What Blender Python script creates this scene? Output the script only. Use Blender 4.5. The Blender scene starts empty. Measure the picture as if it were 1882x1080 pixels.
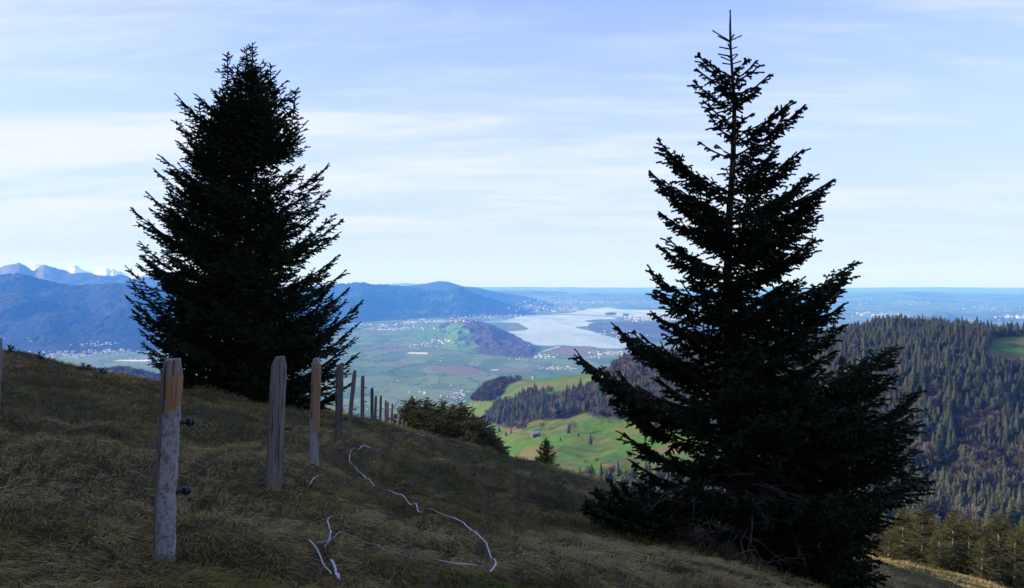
import bpy, math, random
import numpy as np
from mathutils import Vector
random.seed(7); RNG = np.random.default_rng(7)
scene = bpy.context.scene
COL = scene.collection
R = math.radians

# ------------------------------------------------------------------ camera, sky, sun, exposure
FPX = 28.0/36.0*1882.0            # focal length in photo pixels
EYE = 510.0                       # photo row of eye level
PITCH = math.atan((540.0-EYE)/FPX)
cam = bpy.data.cameras.new('camera'); camo = bpy.data.objects.new('camera', cam); COL.objects.link(camo)
cam.lens = 28.0; cam.sensor_width = 36.0; cam.clip_start = 0.05; cam.clip_end = 200000.0
camo.location = (0, 0, 0); camo.rotation_euler = (R(90)-PITCH, 0, 0)
scene.camera = camo

SUN_EL = 20.0; SUN_BACK = 2.0     # elevation; degrees behind straight left
to_sun = Vector((-math.cos(R(SUN_BACK))*math.cos(R(SUN_EL)), -math.sin(R(SUN_BACK))*math.cos(R(SUN_EL)), math.sin(R(SUN_EL))))
sl = bpy.data.lights.new('sun', 'SUN'); sl.energy = 3.2; sl.angle = R(0.5); sl.color = (1.0, 0.90, 0.78)
so = bpy.data.objects.new('sun', sl); COL.objects.link(so)
so.rotation_euler = to_sun.to_track_quat('Z', 'Y').to_euler()
scene.cycles.volume_bounces = 3; scene.cycles.max_bounces = 8
scene.view_settings.view_transform = 'Standard'; scene.view_settings.look = 'None'
scene.view_settings.gamma = 1.0; scene.view_settings.exposure = 1.25

world = bpy.data.worlds.new('World'); scene.world = world; world.use_nodes = True
def build_world():
    nt = world.node_tree; N = nt.nodes; L = nt.links
    for n in list(N): N.remove(n)
    out = N.new('ShaderNodeOutputWorld'); bg = N.new('ShaderNodeBackground'); bg.inputs['Strength'].default_value = 0.13
    sky = N.new('ShaderNodeTexSky'); sky.sky_type = 'NISHITA'; sky.sun_disc = False
    sky.sun_elevation = R(SUN_EL); sky.sun_rotation = math.atan2(to_sun.x, to_sun.y)
    sky.altitude = 1200; sky.air_density = 1.0; sky.dust_density = 0.6; sky.ozone_density = 5.0
    tc = N.new('ShaderNodeTexCoord'); sep = N.new('ShaderNodeSeparateXYZ'); L.new(tc.outputs['Generated'], sep.inputs[0])
    def M(op, a, b=None, c=None):
        m = N.new('ShaderNodeMath'); m.operation = op
        for i, v in enumerate((a, b, c)):
            if v is None: continue
            if isinstance(v, (int, float)): m.inputs[i].default_value = v
            else: L.new(v, m.inputs[i])
        return m.outputs[0]
    zz = M('ADD', M('MAXIMUM', sep.outputs[2], 0.0), 0.10)
    cx = M('DIVIDE', sep.outputs[0], zz); cy = M('DIVIDE', sep.outputs[1], zz)
    # high cloud veil laid out on a plane overhead; streaks run obliquely
    cmb = N.new('ShaderNodeCombineXYZ'); L.new(cx, cmb.inputs[0]); L.new(cy, cmb.inputs[1])
    mp = N.new('ShaderNodeMapping'); L.new(cmb.outputs[0], mp.inputs[0])
    mp.inputs['Rotation'].default_value = (0, 0, R(28)); mp.inputs['Scale'].default_value = (0.24, 0.85, 1)
    mp.inputs['Location'].default_value = (1.9, 8.2, 0)
    n1 = N.new('ShaderNodeTexNoise'); n1.inputs['Scale'].default_value = 0.9; n1.inputs['Detail'].default_value = 7; n1.inputs['Roughness'].default_value = 0.52
    n1.inputs['Distortion'].default_value = 1.3
    L.new(mp.outputs[0], n1.inputs['Vector'])
    mp2 = N.new('ShaderNodeMapping'); L.new(cmb.outputs[0], mp2.inputs[0])
    mp2.inputs['Rotation'].default_value = (0, 0, R(36)); mp2.inputs['Scale'].default_value = (0.9, 3.4, 1)
    n2 = N.new('ShaderNodeTexNoise'); n2.inputs['Scale'].default_value = 1.3; n2.inputs['Detail'].default_value = 8; n2.inputs['Roughness'].default_value = 0.6
    n2.inputs['Distortion'].default_value = 0.6
    L.new(mp2.outputs[0], n2.inputs['Vector'])
    s = M('ADD', M('MULTIPLY', n1.outputs[0], 0.68), M('MULTIPLY', n2.outputs[0], 0.32))
    # the veil thickens towards the sun's side (left)
    s = M('ADD', s, M('MULTIPLY', sep.outputs[0], -0.10))
    mr = N.new('ShaderNodeMapRange'); mr.interpolation_type = 'SMOOTHSTEP'
    mr.inputs['From Min'].default_value = 0.40; mr.inputs['From Max'].default_value = 0.65
    mr.inputs['To Min'].default_value = 0.0; mr.inputs['To Max'].default_value = 0.92
    L.new(s, mr.inputs['Value'])
    low = N.new('ShaderNodeMapRange'); low.inputs['From Min'].default_value = 0.0; low.inputs['From Max'].default_value = 0.09
    L.new(sep.outputs[2], low.inputs['Value'])
    fac = M('MULTIPLY', mr.outputs[0], low.outputs[0])
    # thin even veil, thicker towards the horizon, under the streaks
    hz = N.new('ShaderNodeMapRange'); hz.interpolation_type = 'SMOOTHSTEP'; hz.inputs['From Min'].default_value = 0.0; hz.inputs['From Max'].default_value = 0.42
    hz.inputs['To Min'].default_value = 0.92; hz.inputs['To Max'].default_value = 0.26; L.new(sep.outputs[2], hz.inputs['Value'])
    vm = N.new('ShaderNodeMix'); vm.data_type = 'RGBA'; L.new(hz.outputs[0], vm.inputs[0]); vm.inputs[7].default_value = VEIL
    mx = N.new('ShaderNodeMix'); mx.data_type = 'RGBA'; L.new(fac, mx.inputs[0]); wb = N.new('ShaderNodeMix'); wb.data_type = 'RGBA'; wb.blend_type = 'MULTIPLY'; wb.inputs[0].default_value = 1.0   # cool daylight balance of the photograph
    L.new(sky.outputs[0], wb.inputs[6]); wb.inputs[7].default_value = WB
    L.new(wb.outputs[2], vm.inputs[6]); L.new(vm.outputs[2], mx.inputs[6])
    mx.inputs[7].default_value = CLOUD
    L.new(mx.outputs[2], bg.inputs['Color']); L.new(bg.outputs[0], out.inputs['Surface'])
VEIL = (2.15, 2.55, 3.25, 1); CLOUD = (2.95, 3.1, 3.35, 1); WB = (1.00, 0.84, 1.16, 1)
build_world()

# ------------------------------------------------------------------ helpers
CP, SP = math.cos(PITCH), math.sin(PITCH)
def P(px, py, d):
    """world point seen at photo pixel (px, py) whose forward distance (world y) is d"""
    u = (px-941.0)/FPX; v = (540.0-py)/FPX
    y = CP + v*SP; z = v*CP - SP
    return np.array((u/y*d, d, z/y*d))
def Pg(px, py, zg=-850.0):
    u = (px-941.0)/FPX; v = (540.0-py)/FPX
    y = CP + v*SP; z = v*CP - SP
    t = zg/z
    return np.array((u*t, y*t, zg))
def proj(x, y, z):
    zc = y*CP - z*SP; yc = y*SP + z*CP
    return 941.0+FPX*x/zc, 540.0-FPX*yc/zc

def tag(o, label=None, cat=None, group=None, kind=None):
    if label: o['label'] = label
    if cat: o['category'] = cat
    if group: o['group'] = group
    if kind: o['kind'] = kind
    return o
def link(o, parent=None):
    COL.objects.link(o)
    if parent is not None: o.parent = parent
    return o
def empty(name, loc=(0, 0, 0), rz=0.0):
    o = bpy.data.objects.new(name, None); o.location = loc; o.rotation_euler = (0, 0, rz); o.empty_display_size = 0.2
    return link(o)
def meshdata(name, V, F, mats, smooth=True, midx=None):
    """F: (n,k) int array of equal-sized faces or list of such arrays"""
    V = np.asarray(V, np.float32)
    Fs = F if isinstance(F, list) else [F]
    Fs = [np.asarray(f, np.int32) for f in Fs if len(f)]
    me = bpy.data.meshes.new(name)
    me.vertices.add(len(V)); me.vertices.foreach_set('co', V.ravel())
    nl = sum(f.size for f in Fs); nf = sum(len(f) for f in Fs)
    me.loops.add(nl); me.loops.foreach_set('vertex_index', np.concatenate([f.ravel() for f in Fs]))
    me.polygons.add(nf)
    st = []; c = 0
    for f in Fs:
        k = f.shape[1]; st.append(c+np.arange(len(f))*k); c += f.size
    me.polygons.foreach_set('loop_start', np.concatenate(st).astype(np.int32))
    if midx is not None: me.polygons.foreach_set('material_index', np.asarray(midx, np.int32))
    me.update(calc_edges=True)
    me.polygons.foreach_set('use_smooth', np.full(nf, smooth, bool))
    for m in (mats if isinstance(mats, (list, tuple)) else [mats]): me.materials.append(m)
    return me
def obj(name, me, parent=None, loc=(0, 0, 0)):
    o = bpy.data.objects.new(name, me); o.location = loc
    return link(o, parent)
def attr(me, name, vals):
    a = me.attributes.new(name, 'FLOAT', 'POINT'); a.data.foreach_set('value', np.asarray(vals, np.float32))

def hash2(ix, iy, seed):
    h = (ix.astype(np.int64)*374761393 + iy.astype(np.int64)*668265263 + seed*1442695041) & 0xffffffff
    h = ((h ^ (h >> 13))*1274126177) & 0xffffffff
    return ((h ^ (h >> 16)) & 0xffffff)/16777215.0
def vnoise(x, y, seed=0):
    x = np.asarray(x, float); y = np.asarray(y, float)
    ix = np.floor(x); iy = np.floor(y); fx = x-ix; fy = y-iy
    fx = fx*fx*fx*(fx*(fx*6-15)+10); fy = fy*fy*fy*(fy*(fy*6-15)+10)
    a = hash2(ix, iy, seed); b = hash2(ix+1, iy, seed); c = hash2(ix, iy+1, seed); d = hash2(ix+1, iy+1, seed)
    return (a+(b-a)*fx)*(1-fy)+(c+(d-c)*fx)*fy
def fbm(x, y, oct=4, seed=0, rough=0.5):
    s = 0; a = 1; t = 0
    for i in range(oct):
        s = s+a*(vnoise(x, y, seed+i*17)-0.5); t += a; a *= rough
        x, y = x*1.9+y*0.53+13.1, y*1.9-x*0.53+7.7
    return s/t*2
def sstep(a, b, x):
    t = np.clip((np.asarray(x, float)-a)/(b-a), 0, 1); return t*t*(3-2*t)
class TPS:
    def __init__(s, pts, vals, reg=0.0):
        s.p = np.asarray(pts, float); n = len(s.p)
        K = s.k(np.linalg.norm(s.p[:, None]-s.p[None], axis=2)) + np.eye(n)*reg
        Q = np.c_[np.ones(n), s.p]
        A = np.block([[K, Q], [Q.T, np.zeros((3, 3))]])
        s.w = np.linalg.solve(A, np.r_[vals, np.zeros(3)])
    @staticmethod
    def k(r): return np.where(r > 1e-9, r*r*np.log(np.maximum(r, 1e-9)), 0)
    def __call__(s, a, b):
        sh = np.shape(a); a = np.ravel(a); b = np.ravel(b); o = np.empty(len(a))
        for i in range(0, len(a), 20000):
            q = np.c_[a[i:i+20000], b[i:i+20000]]
            r = np.linalg.norm(q[:, None]-s.p[None], axis=2)
            o[i:i+20000] = s.k(r)@s.w[:-3] + s.w[-3] + q@s.w[-2:]
        return o.reshape(sh)
def grid_faces(nr, nc, wrap=False):
    i = np.arange(nr-1)[:, None]; j = np.arange(nc if wrap else nc-1)[None]
    j2 = (j+1) % nc
    return np.stack([i*nc+j, i*nc+j2, (i+1)*nc+j2, (i+1)*nc+j], -1).reshape(-1, 4)

def tube(path, rad, sides=8, cap=True):
    path = np.asarray(path, float); n = len(path); rad = np.broadcast_to(rad, (n,))
    t = np.gradient(path, axis=0); t /= np.linalg.norm(t, axis=1)[:, None]+1e-12
    ref = np.where(np.abs(t[:, 2:3]) > 0.9, np.array([[1.0, 0, 0]]), np.array([[0, 0, 1.0]]))
    a = np.cross(t, ref); a /= np.linalg.norm(a, axis=1)[:, None]+1e-12; b = np.cross(t, a)
    th = np.arange(sides)/sides*2*np.pi
    V = path[:, None]+rad[:, None, None]*(np.cos(th)[None, :, None]*a[:, None]+np.sin(th)[None, :, None]*b[:, None])
    V = V.reshape(-1, 3); F = grid_faces(n, sides, True)
    if cap:
        V = np.vstack([V, path[:1], path[-1:]]); c0 = n*sides; j = np.arange(sides); j2 = (j+1) % sides
        F0 = np.stack([j, j2, np.full(sides, c0), np.full(sides, c0)], 1)[:, :3]
        F1 = np.stack([(n-1)*sides+j2, (n-1)*sides+j, np.full(sides, c0+1)], 1)
        T = np.vstack([F0[:, ::-1], F1[:, ::-1]])
        return V, F, T
    return V, F, np.zeros((0, 3), int)
class MB:
    """collects quads and tris with material slots into one mesh"""
    def __init__(s): s.V = []; s.Q = []; s.T = []; s.qm = []; s.tm = []; s.n = 0
    def add(s, V, Q=None, T=None, m=0):
        s.V.append(np.asarray(V, float))
        if Q is not None and len(Q): s.Q.append(np.asarray(Q)+s.n); s.qm.append(np.full(len(Q), m))
        if T is not None and len(T): s.T.append(np.asarray(T)+s.n); s.tm.append(np.full(len(T), m))
        s.n += len(V); return s
    def tube(s, path, rad, sides=8, m=0, cap=True):
        V, Q, T = tube(path, rad, sides, cap); return s.add(V, Q, T, m)
    def box(s, lo, hi, m=0, bottom=True):
        x0, y0, z0 = lo; x1, y1, z1 = hi
        V = [(x0, y0, z0), (x1, y0, z0), (x1, y1, z0), (x0, y1, z0), (x0, y0, z1), (x1, y0, z1), (x1, y1, z1), (x0, y1, z1)]
        Q = [(4, 5, 6, 7), (0, 1, 5, 4), (1, 2, 6, 5), (2, 3, 7, 6), (3, 0, 4, 7), (3, 2, 1, 0)]
        return s.add(V, Q, None, m)
    def mesh(s, name, mats, smooth=False):
        F = []; mi = []
        if s.Q: F.append(np.vstack(s.Q)); mi.append(np.concatenate(s.qm))
        if s.T: F.append(np.vstack(s.T)); mi.append(np.concatenate(s.tm))
        return meshdata(name, np.vstack(s.V), F, mats, smooth, np.concatenate(mi))

# ------------------------------------------------------------------ materials
def mat(name, rough=0.9, spec=0.2):
    m = bpy.data.materials.new(name); m.use_nodes = True
    b = m.node_tree.nodes['Principled BSDF']; b.inputs['Roughness'].default_value = rough
    b.inputs['Specular IOR Level'].default_value = spec
    return m, m.node_tree, b
class NB:
    def __init__(s, nt): s.nt = nt; s.N = nt.nodes; s.L = nt.links
    def pos(s, scale=(1, 1, 1), rot=(0, 0, 0), obj=False):
        if obj: o = s.N.new('ShaderNodeTexCoord').outputs['Object']
        else: o = s.N.new('ShaderNodeNewGeometry').outputs['Position']
        mp = s.N.new('ShaderNodeMapping'); mp.inputs['Scale'].default_value = scale; mp.inputs['Rotation'].default_value = rot
        s.L.new(o, mp.inputs[0]); return mp.outputs[0]
    def noise(s, vec, scale, detail=4, rough=0.55, dist=0.0):
        n = s.N.new('ShaderNodeTexNoise'); n.inputs['Scale'].default_value = scale; n.inputs['Detail'].default_value = detail
        n.inputs['Roughness'].default_value = rough; n.inputs['Distortion'].default_value = dist
        s.L.new(vec, n.inputs['Vector']); return n.outputs[0]
    def ramp(s, fac, stops, interp='LINEAR'):
        r = s.N.new('ShaderNodeValToRGB'); r.color_ramp.interpolation = interp
        e = r.color_ramp.elements
        while len(e) < len(stops): e.new(0.5)
        for q, (p, c) in zip(e, stops): q.position = p; q.color = (*c, 1) if len(c) == 3 else c
        s.L.new(fac, r.inputs[0]); return r.outputs[0]
    def step(s, fac, a, b):
        r = s.N.new('ShaderNodeMapRange'); r.interpolation_type = 'SMOOTHSTEP'
        r.inputs['From Min'].default_value = a; r.inputs['From Max'].default_value = b
        s.L.new(fac, r.inputs['Value']); return r.outputs[0]
    def mix(s, fac, a, b, mode='MIX'):
        m = s.N.new('ShaderNodeMix'); m.data_type = 'RGBA'; m.blend_type = mode
        for v, i in ((fac, 0), (a, 6), (b, 7)):
            if isinstance(v, (int, float)): m.inputs[i].default_value = v
            elif isinstance(v, tuple): m.inputs[i].default_value = (*v, 1)
            else: s.L.new(v, m.inputs[i])
        return m.outputs[2]
    def math(s, op, a, b=None):
        m = s.N.new('ShaderNodeMath'); m.operation = op
        for i, v in enumerate((a, b)):
            if v is None: continue
            if isinstance(v, (int, float)): m.inputs[i].default_value = v
            else: s.L.new(v, m.inputs[i])
        return m.outputs[0]
    def attr(s, name):
        a = s.N.new('ShaderNodeAttribute'); a.attribute_name = name; return a.outputs['Fac']
    def rand(s): return s.N.new('ShaderNodeObjectInfo').outputs['Random']
    def bump(s, h, strength, dist):
        b = s.N.new('ShaderNodeBump'); b.inputs['Strength'].default_value = strength; b.inputs['Distance'].default_value = dist
        s.L.new(h, b.inputs['Height']); return b.outputs[0]
def simple(name, c, rough=0.9, spec=0.2, var=0.25, scale=3.0):
    m, nt, b = mat(name, rough, spec); n = NB(nt)
    f = n.noise(n.pos(), scale, 5)
    nt.links.new(n.ramp(f, [(0.25, tuple(x*(1-var) for x in c)), (0.75, tuple(min(1, x*(1+var)) for x in c))]), b.inputs['Base Color'])
    return m

def m_soil():
    m, nt, b = mat('turf_soil'); n = NB(nt)
    big = n.noise(n.pos(), 0.55, 5, 0.6); fine = n.noise(n.pos(), 9.0, 6, 0.7)
    c = n.ramp(big, [(0.34, (0.030, 0.042, 0.008)), (0.5, (0.058, 0.048, 0.020)), (0.68, (0.085, 0.066, 0.032))])
    c = n.mix(n.step(fine, 0.35, 0.7), n.mix(1.0, c, (0.45, 0.42, 0.40), 'MULTIPLY'), c)
    nt.links.new(c, b.inputs['Base Color']); nt.links.new(n.bump(fine, 0.8, 0.05), b.inputs['Normal']); return m
def m_grass():
    m, nt, b = mat('dry_grass', 0.75, 0.15); n = NB(nt)
    c = n.ramp(n.attr('tone'), [(0.0, (0.042, 0.078, 0.004)), (0.28, (0.080, 0.092, 0.009)), (0.45, (0.145, 0.105, 0.025)), (0.75, (0.235, 0.170, 0.058)), (1.0, (0.35, 0.27, 0.115))])
    nt.links.new(c, b.inputs['Base Color']); return m
def m_needles(name, a, bcol, scale=1.2):
    m, nt, b = mat(name, 0.6, 0.25); n = NB(nt)
    f = n.noise(n.pos(), scale, 3); f2 = n.noise(n.pos(), scale*9, 2)
    c = n.mix(n.step(n.math('ADD', n.math('MULTIPLY', f, 0.6), n.math('MULTIPLY', f2, 0.4)), 0.36, 0.64), a, bcol)
    r = n.rand(); c = n.mix(n.math('MULTIPLY', r, 0.35), c, (0.045, 0.042, 0.016))
    nt.links.new(c, b.inputs['Base Color']); return m
def m_bark(name, a, bcol):
    m, nt, b = mat(name, 0.95, 0.1); n = NB(nt)
    f = n.noise(n.pos((1, 1, 0.25)), 22, 5, 0.65)
    nt.links.new(n.ramp(f, [(0.3, a), (0.7, bcol)]), b.inputs['Base Color'])
    nt.links.new(n.bump(f, 0.6, 0.02), b.inputs['Normal']); return m
def m_forestfloor():
    m, nt, b = mat('valley_slope'); n = NB(nt)
    k = n.attr('meadow')
    f = n.noise(n.pos(), 0.012, 5, 0.6, 0.6); f2 = n.noise(n.pos((1, 1, 3)), 0.06, 6, 0.65, 0.3)
    meadow = n.ramp(f, [(0.39, (0.16, 0.12, 0.045)), (0.45, (0.105, 0.125, 0.024)), (0.52, (0.050, 0.150, 0.007)), (0.59, (0.095, 0.150, 0.014)), (0.65, (0.155, 0.125, 0.042))])
    meadow = n.mix(n.step(f2, 0.54, 0.70), meadow, (0.10, 0.075, 0.034))
    floor = n.ramp(f2, [(0.3, (0.030, 0.026, 0.014)), (0.55, (0.065, 0.045, 0.028)), (0.75, (0.12, 0.08, 0.05))])
    nt.links.new(n.mix(k, floor, meadow), b.inputs['Base Color']); nt.links.new(n.bump(n.noise(n.pos(), 0.035, 7, 0.62), 0.9, 9.0), b.inputs['Normal']); return m
def m_plain():
    m, nt, b = mat('plain_fields'); n = NB(nt)
    v = n.N.new('ShaderNodeTexVoronoi'); v.feature = 'F1'; v.inputs['Scale'].default_value = 1.0
    pv = n.pos((1/210.0, 1/420.0, 0), (0, 0, R(24)))
    nz = n.noise(n.pos(), 1/900.0, 3)
    nt.links.new(pv, v.inputs['Vector'])
    sep = n.N.new('ShaderNodeSeparateColor'); nt.links.new(v.outputs['Color'], sep.inputs[0])
    c = n.ramp(sep.outputs[0], [(0.0, (0.075, 0.140, 0.035)), (0.3, (0.13, 0.19, 0.060)), (0.55, (0.095, 0.155, 0.045)), (0.72, (0.15, 0.20, 0.08)), (0.88, (0.11, 0.135, 0.06)), (0.97, (0.15, 0.14, 0.08))], 'CONSTANT')
    e = n.N.new('ShaderNodeTexVoronoi'); e.feature = 'DISTANCE_TO_EDGE'; e.inputs['Scale'].default_value = 1.0; nt.links.new(pv, e.inputs['Vector'])
    brk = n.noise(n.pos(), 1/400.0, 3, 0.6)
    edge = n.math('MULTIPLY', n.math('SUBTRACT', 1.0, n.step(e.outputs['Distance'], 0.02, 0.05)), n.step(brk, 0.48, 0.58))
    c = n.mix(n.math('MULTIPLY', edge, 0.85), c, (0.045, 0.07, 0.035))
    far = n.noise(n.pos((1, 1, 0)), 1/1500.0, 6, 0.7)
    wood = n.step(far, 0.52, 0.60)
    wood = n.math('MULTIPLY', wood, n.attr('wooded'))
    c = n.mix(wood, c, (0.035, 0.045, 0.03))
    c = n.mix(n.attr('reed'), c, (0.165, 0.130, 0.068))
    nt.links.new(c, b.inputs['Base Color']); return m
def m_hill(name, forest, forest2, field, lo, hi, scale, bumpd=20, field_attr=False, snow=False):
    m, nt, b = mat(name); n = NB(nt)
    f = n.noise(n.pos(), scale, 6, 0.62, 0.4); f2 = n.noise(n.pos(), scale*6, 5, 0.65)
    c = n.mix(n.step(f2, 0.35, 0.65), forest, forest2)
    k = n.step(f, lo, hi)
    if field_attr: k = n.step(n.math('ADD', n.math('MULTIPLY', n.math('SUBTRACT', f, 0.5), 1.6), n.attr('meadow')), 0.42, 0.56)
    c = n.mix(k, c, field)
    nt.links.new(c, b.inputs['Base Color']); nt.links.new(n.bump(f2, 0.8, bumpd), b.inputs['Normal']); return m
def m_water():
    m, nt, b = mat('lake_water', 0.06, 0.5); n = NB(nt)
    b.inputs['IOR'].default_value = 1.33
    f = n.noise(n.pos((1, 0.35, 1)), 1/500.0, 4, 0.6)
    nt.links.new(n.ramp(f, [(0.3, (0.13, 0.20, 0.27)), (0.7, (0.15, 0.225, 0.295))]), b.inputs['Base Color'])
    r = n.ramp(f, [(0.35, (0.03,)*3), (0.65, (0.22,)*3)]); nt.links.new(r, b.inputs['Roughness']); return m
def m_wood(name, grey, grey2, orange_amt=0.0, z0=0, z1=1, barkless=False):
    m, nt, b = mat(name, 0.85, 0.15); n = NB(nt)
    g = n.noise(n.pos((1, 1, 0.06), obj=True), 70, 6, 0.7); g2 = n.noise(n.pos((1, 1, 0.3), obj=True), 9, 4)
    c = n.mix(n.step(g, 0.3, 0.7), grey, grey2)
    c = n.mix(n.math('MULTIPLY', n.step(g2, 0.55, 0.75), 0.5), c, tuple(x*0.55 for x in grey))
    crk = n.noise(n.pos((1, 1, 0.035), obj=True), 34, 3, 0.5); c = n.mix(n.math('MULTIPLY', n.step(crk, 0.60, 0.635), 0.85), c, (0.030, 0.025, 0.022))
    if orange_amt:
        tc = n.N.new('ShaderNodeTexCoord'); sp = n.N.new('ShaderNodeSeparateXYZ'); nt.links.new(tc.outputs['Object'], sp.inputs[0])
        zj = n.math('ADD', sp.outputs[2], n.math('MULTIPLY', n.math('SUBTRACT', n.noise(n.pos((2.0, 1, .5), obj=True), 9, 6, 0.65), 0.5), 0.42))
        k = n.math('MULTIPLY', n.step(zj, z0, z0+0.03), n.math('SUBTRACT', 1.0, n.step(zj, z1-0.04, z1)))
        xj = n.math('ADD', sp.outputs[0], n.math('MULTIPLY', n.math('SUBTRACT', g2, 0.5), 0.05))
        k = n.math('MULTIPLY', k, n.step(xj, -0.045, -0.03))
        k = n.math('MULTIPLY', k, orange_amt)
        oc = n.mix(n.step(g, 0.25, 0.75), (0.20, 0.095, 0.040), (0.31, 0.185, 0.095))
        c = n.mix(k, c, oc)
        if barkless:   # pale flaking bark with dark knots below the bare stretch
            sp1 = n.noise(n.pos((1, 1, 0.7), obj=True), 26, 9, 0.75); sp2 = n.noise(n.pos((1, 1, 1.3), obj=True), 34, 6, 0.75)
            bk = n.mix(n.step(sp1, 0.36, 0.56), (0.12, 0.105, 0.095), (0.29, 0.275, 0.27))
            bk = n.mix(n.step(sp2, 0.59, 0.63), bk, (0.045, 0.038, 0.033))
            bk = n.mix(n.math('MULTIPLY', n.step(n.noise(n.pos(obj=True), 11, 3), 0.62, 0.68), 0.8), bk, (0.16, 0.07, 0.035))
            kb = n.math('MULTIPLY', n.math('SUBTRACT', 1.0, n.step(zj, z0, z0+0.015)), n.step(sp.outputs[0], -0.050, -0.042))
            c = n.mix(kb, c, bk)
    nt.links.new(c, b.inputs['Base Color']); nt.links.new(n.bump(g, 0.6, 0.004), b.inputs['Normal']); return m

M_SOIL = m_soil(); M_GRASS = m_grass(); M_VALLEY = m_forestfloor(); M_PLAIN = m_plain(); M_WATER = m_water()
M_NEEDLE = m_needles('spruce_needles', (0.008, 0.018, 0.007), (0.016, 0.030, 0.010))
M_NEEDLE2 = m_needles('young_spruce_needles', (0.030, 0.040, 0.012), (0.080, 0.074, 0.024), 0.9)
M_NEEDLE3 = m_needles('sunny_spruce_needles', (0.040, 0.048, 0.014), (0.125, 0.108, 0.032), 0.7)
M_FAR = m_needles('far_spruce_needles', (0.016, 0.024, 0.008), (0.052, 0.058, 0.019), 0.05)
M_BARK = m_bark('spruce_bark', (0.030, 0.022, 0.016), (0.085, 0.062, 0.046))
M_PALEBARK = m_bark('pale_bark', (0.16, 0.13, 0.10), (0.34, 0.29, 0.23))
M_DEAD = m_bark('dead_twigs', (0.050, 0.048, 0.045), (0.12, 0.112, 0.104))
M_BARE = simple('bare_twigs', (0.088, 0.070, 0.052), 0.95, 0.1, 0.35, 0.02)
M_WALL = simple('house_render', (0.74, 0.71, 0.66), 0.9, 0.2, 0.12, 0.004)
M_ROOF = simple('tile_roof', (0.16, 0.085, 0.06), 0.9, 0.2, 0.5, 0.01)
M_ROOFG = simple('grey_roof', (0.20, 0.195, 0.20), 0.9, 0.2, 0.3, 0.01)
M_SHINGLE = simple('bleached_shingles', (0.42, 0.41, 0.40), 0.9, 0.2, 0.25, 0.5)
M_PLANK = simple('weathered_planks', (0.13, 0.105, 0.085), 0.95, 0.1, 0.35, 0.6)
M_BLACKPL = simple('black_plastic', (0.012, 0.012, 0.013), 0.45, 0.5, 0.1, 30)
M_REDPL = simple('red_plastic', (0.25, 0.030, 0.018), 0.45, 0.5, 0.1, 30)
M_WHITEPL = simple('white_porcelain', (0.78, 0.78, 0.78), 0.35, 0.5, 0.05, 30)
M_TAPE = simple('white_tape', (0.42, 0.44, 0.49), 0.6, 0.3, 0.18, 14)

# ------------------------------------------------------------------ the lie of the land
near_px = [  # photo column, row, distance
 (0, 1080, 4.1), (0, 870, 6.6), (0, 760, 9.5), (0, 688, 15), (0, 662, 22), (0, 641, 30),
 (150, 1080, 4.2), (150, 800, 8.5), (150, 706, 15), (150, 690, 24), (150, 684, 31),
 (300, 1035, 5.1), (300, 880, 7.2), (300, 770, 11.5), (300, 724, 17), (300, 716, 24), (300, 712, 29),
 (-160, 1080, 4.0), (-160, 700, 14), (-160, 625, 30),
 (420, 880, 7.6), (420, 745, 16), (420, 730, 24), (440, 722, 31),
 (505, 893, 8.0), (578, 867, 9.3), (560, 770, 16), (560, 755, 22), (560, 755, 30), (622, 822, 12), (645, 790, 16.5), (666, 780, 21), (684, 778, 27), (708, 790, 40), (738, 803, 52),
 (505, 1080, 4.9), (640, 960, 7.3), (700, 1080, 5.3), (720, 870, 12), (800, 830, 20), (800, 812, 30), (800, 835, 50),
 (900, 1080, 5.6), (900, 930, 11), (900, 862, 20), (900, 836, 29), (900, 870, 50), (760, 1000, 7.2),
 (1100, 1080, 6.3), (1100, 980, 10), (1100, 920, 18), (1100, 892, 27), (1100, 915, 45),
 (1000, 858, 28),
 (1250, 1080, 7.2), (1250, 1000, 11), (1250, 950, 19), (1250, 925, 26), (1250, 960, 45),
 (1400, 1075, 8.2), (1400, 1005, 12), (1400, 975, 20), (1400, 975, 28), (1400, 1000, 45),
 (1550, 1120, 9.5), (1550, 1070, 15), (1550, 1016, 40), (1550, 1040, 60),
 (1700, 1190, 10), (1700, 1160, 16), (1700, 1044, 42), (1700, 1080, 62),
 (1882, 1270, 10), (1882, 1220, 18), (1850, 1084, 42), (1950, 1110, 44), (1882, 1120, 62),
 (2100, 1300, 14), (2150, 1200, 45),
]
near_pts = [P(*q) for q in near_px]
near_pts += [np.array(q, float) for q in [(0, 0, -1.62), (-1.5, 0, -1.5), (1.5, 0, -1.85), (0, 2.5, -1.66), (-2.5, 2.5, -1.5), (2.5, 3, -1.95), (0, -4, -1.3), (-8, -4, -0.6), (8, -4, -3.3),
   (-20, -15, 3), (0, -25, 1.0), (25, -20, -8), (-30, 10, -0.5), (40, 10, -16), (60, 40, -26), (-45, 40, -3.5), (-40, 60, -13), (-25, 62, -14), (-10, 62, -14.0), (70, 0, -27)]]
NP = np.array(near_pts); NEAR = TPS(NP[:, :2], NP[:, 2], 0.02)

mid_px = []
def mp(col, *rows):
    for (d, py) in rows: mid_px.append((col, py, d))
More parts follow.
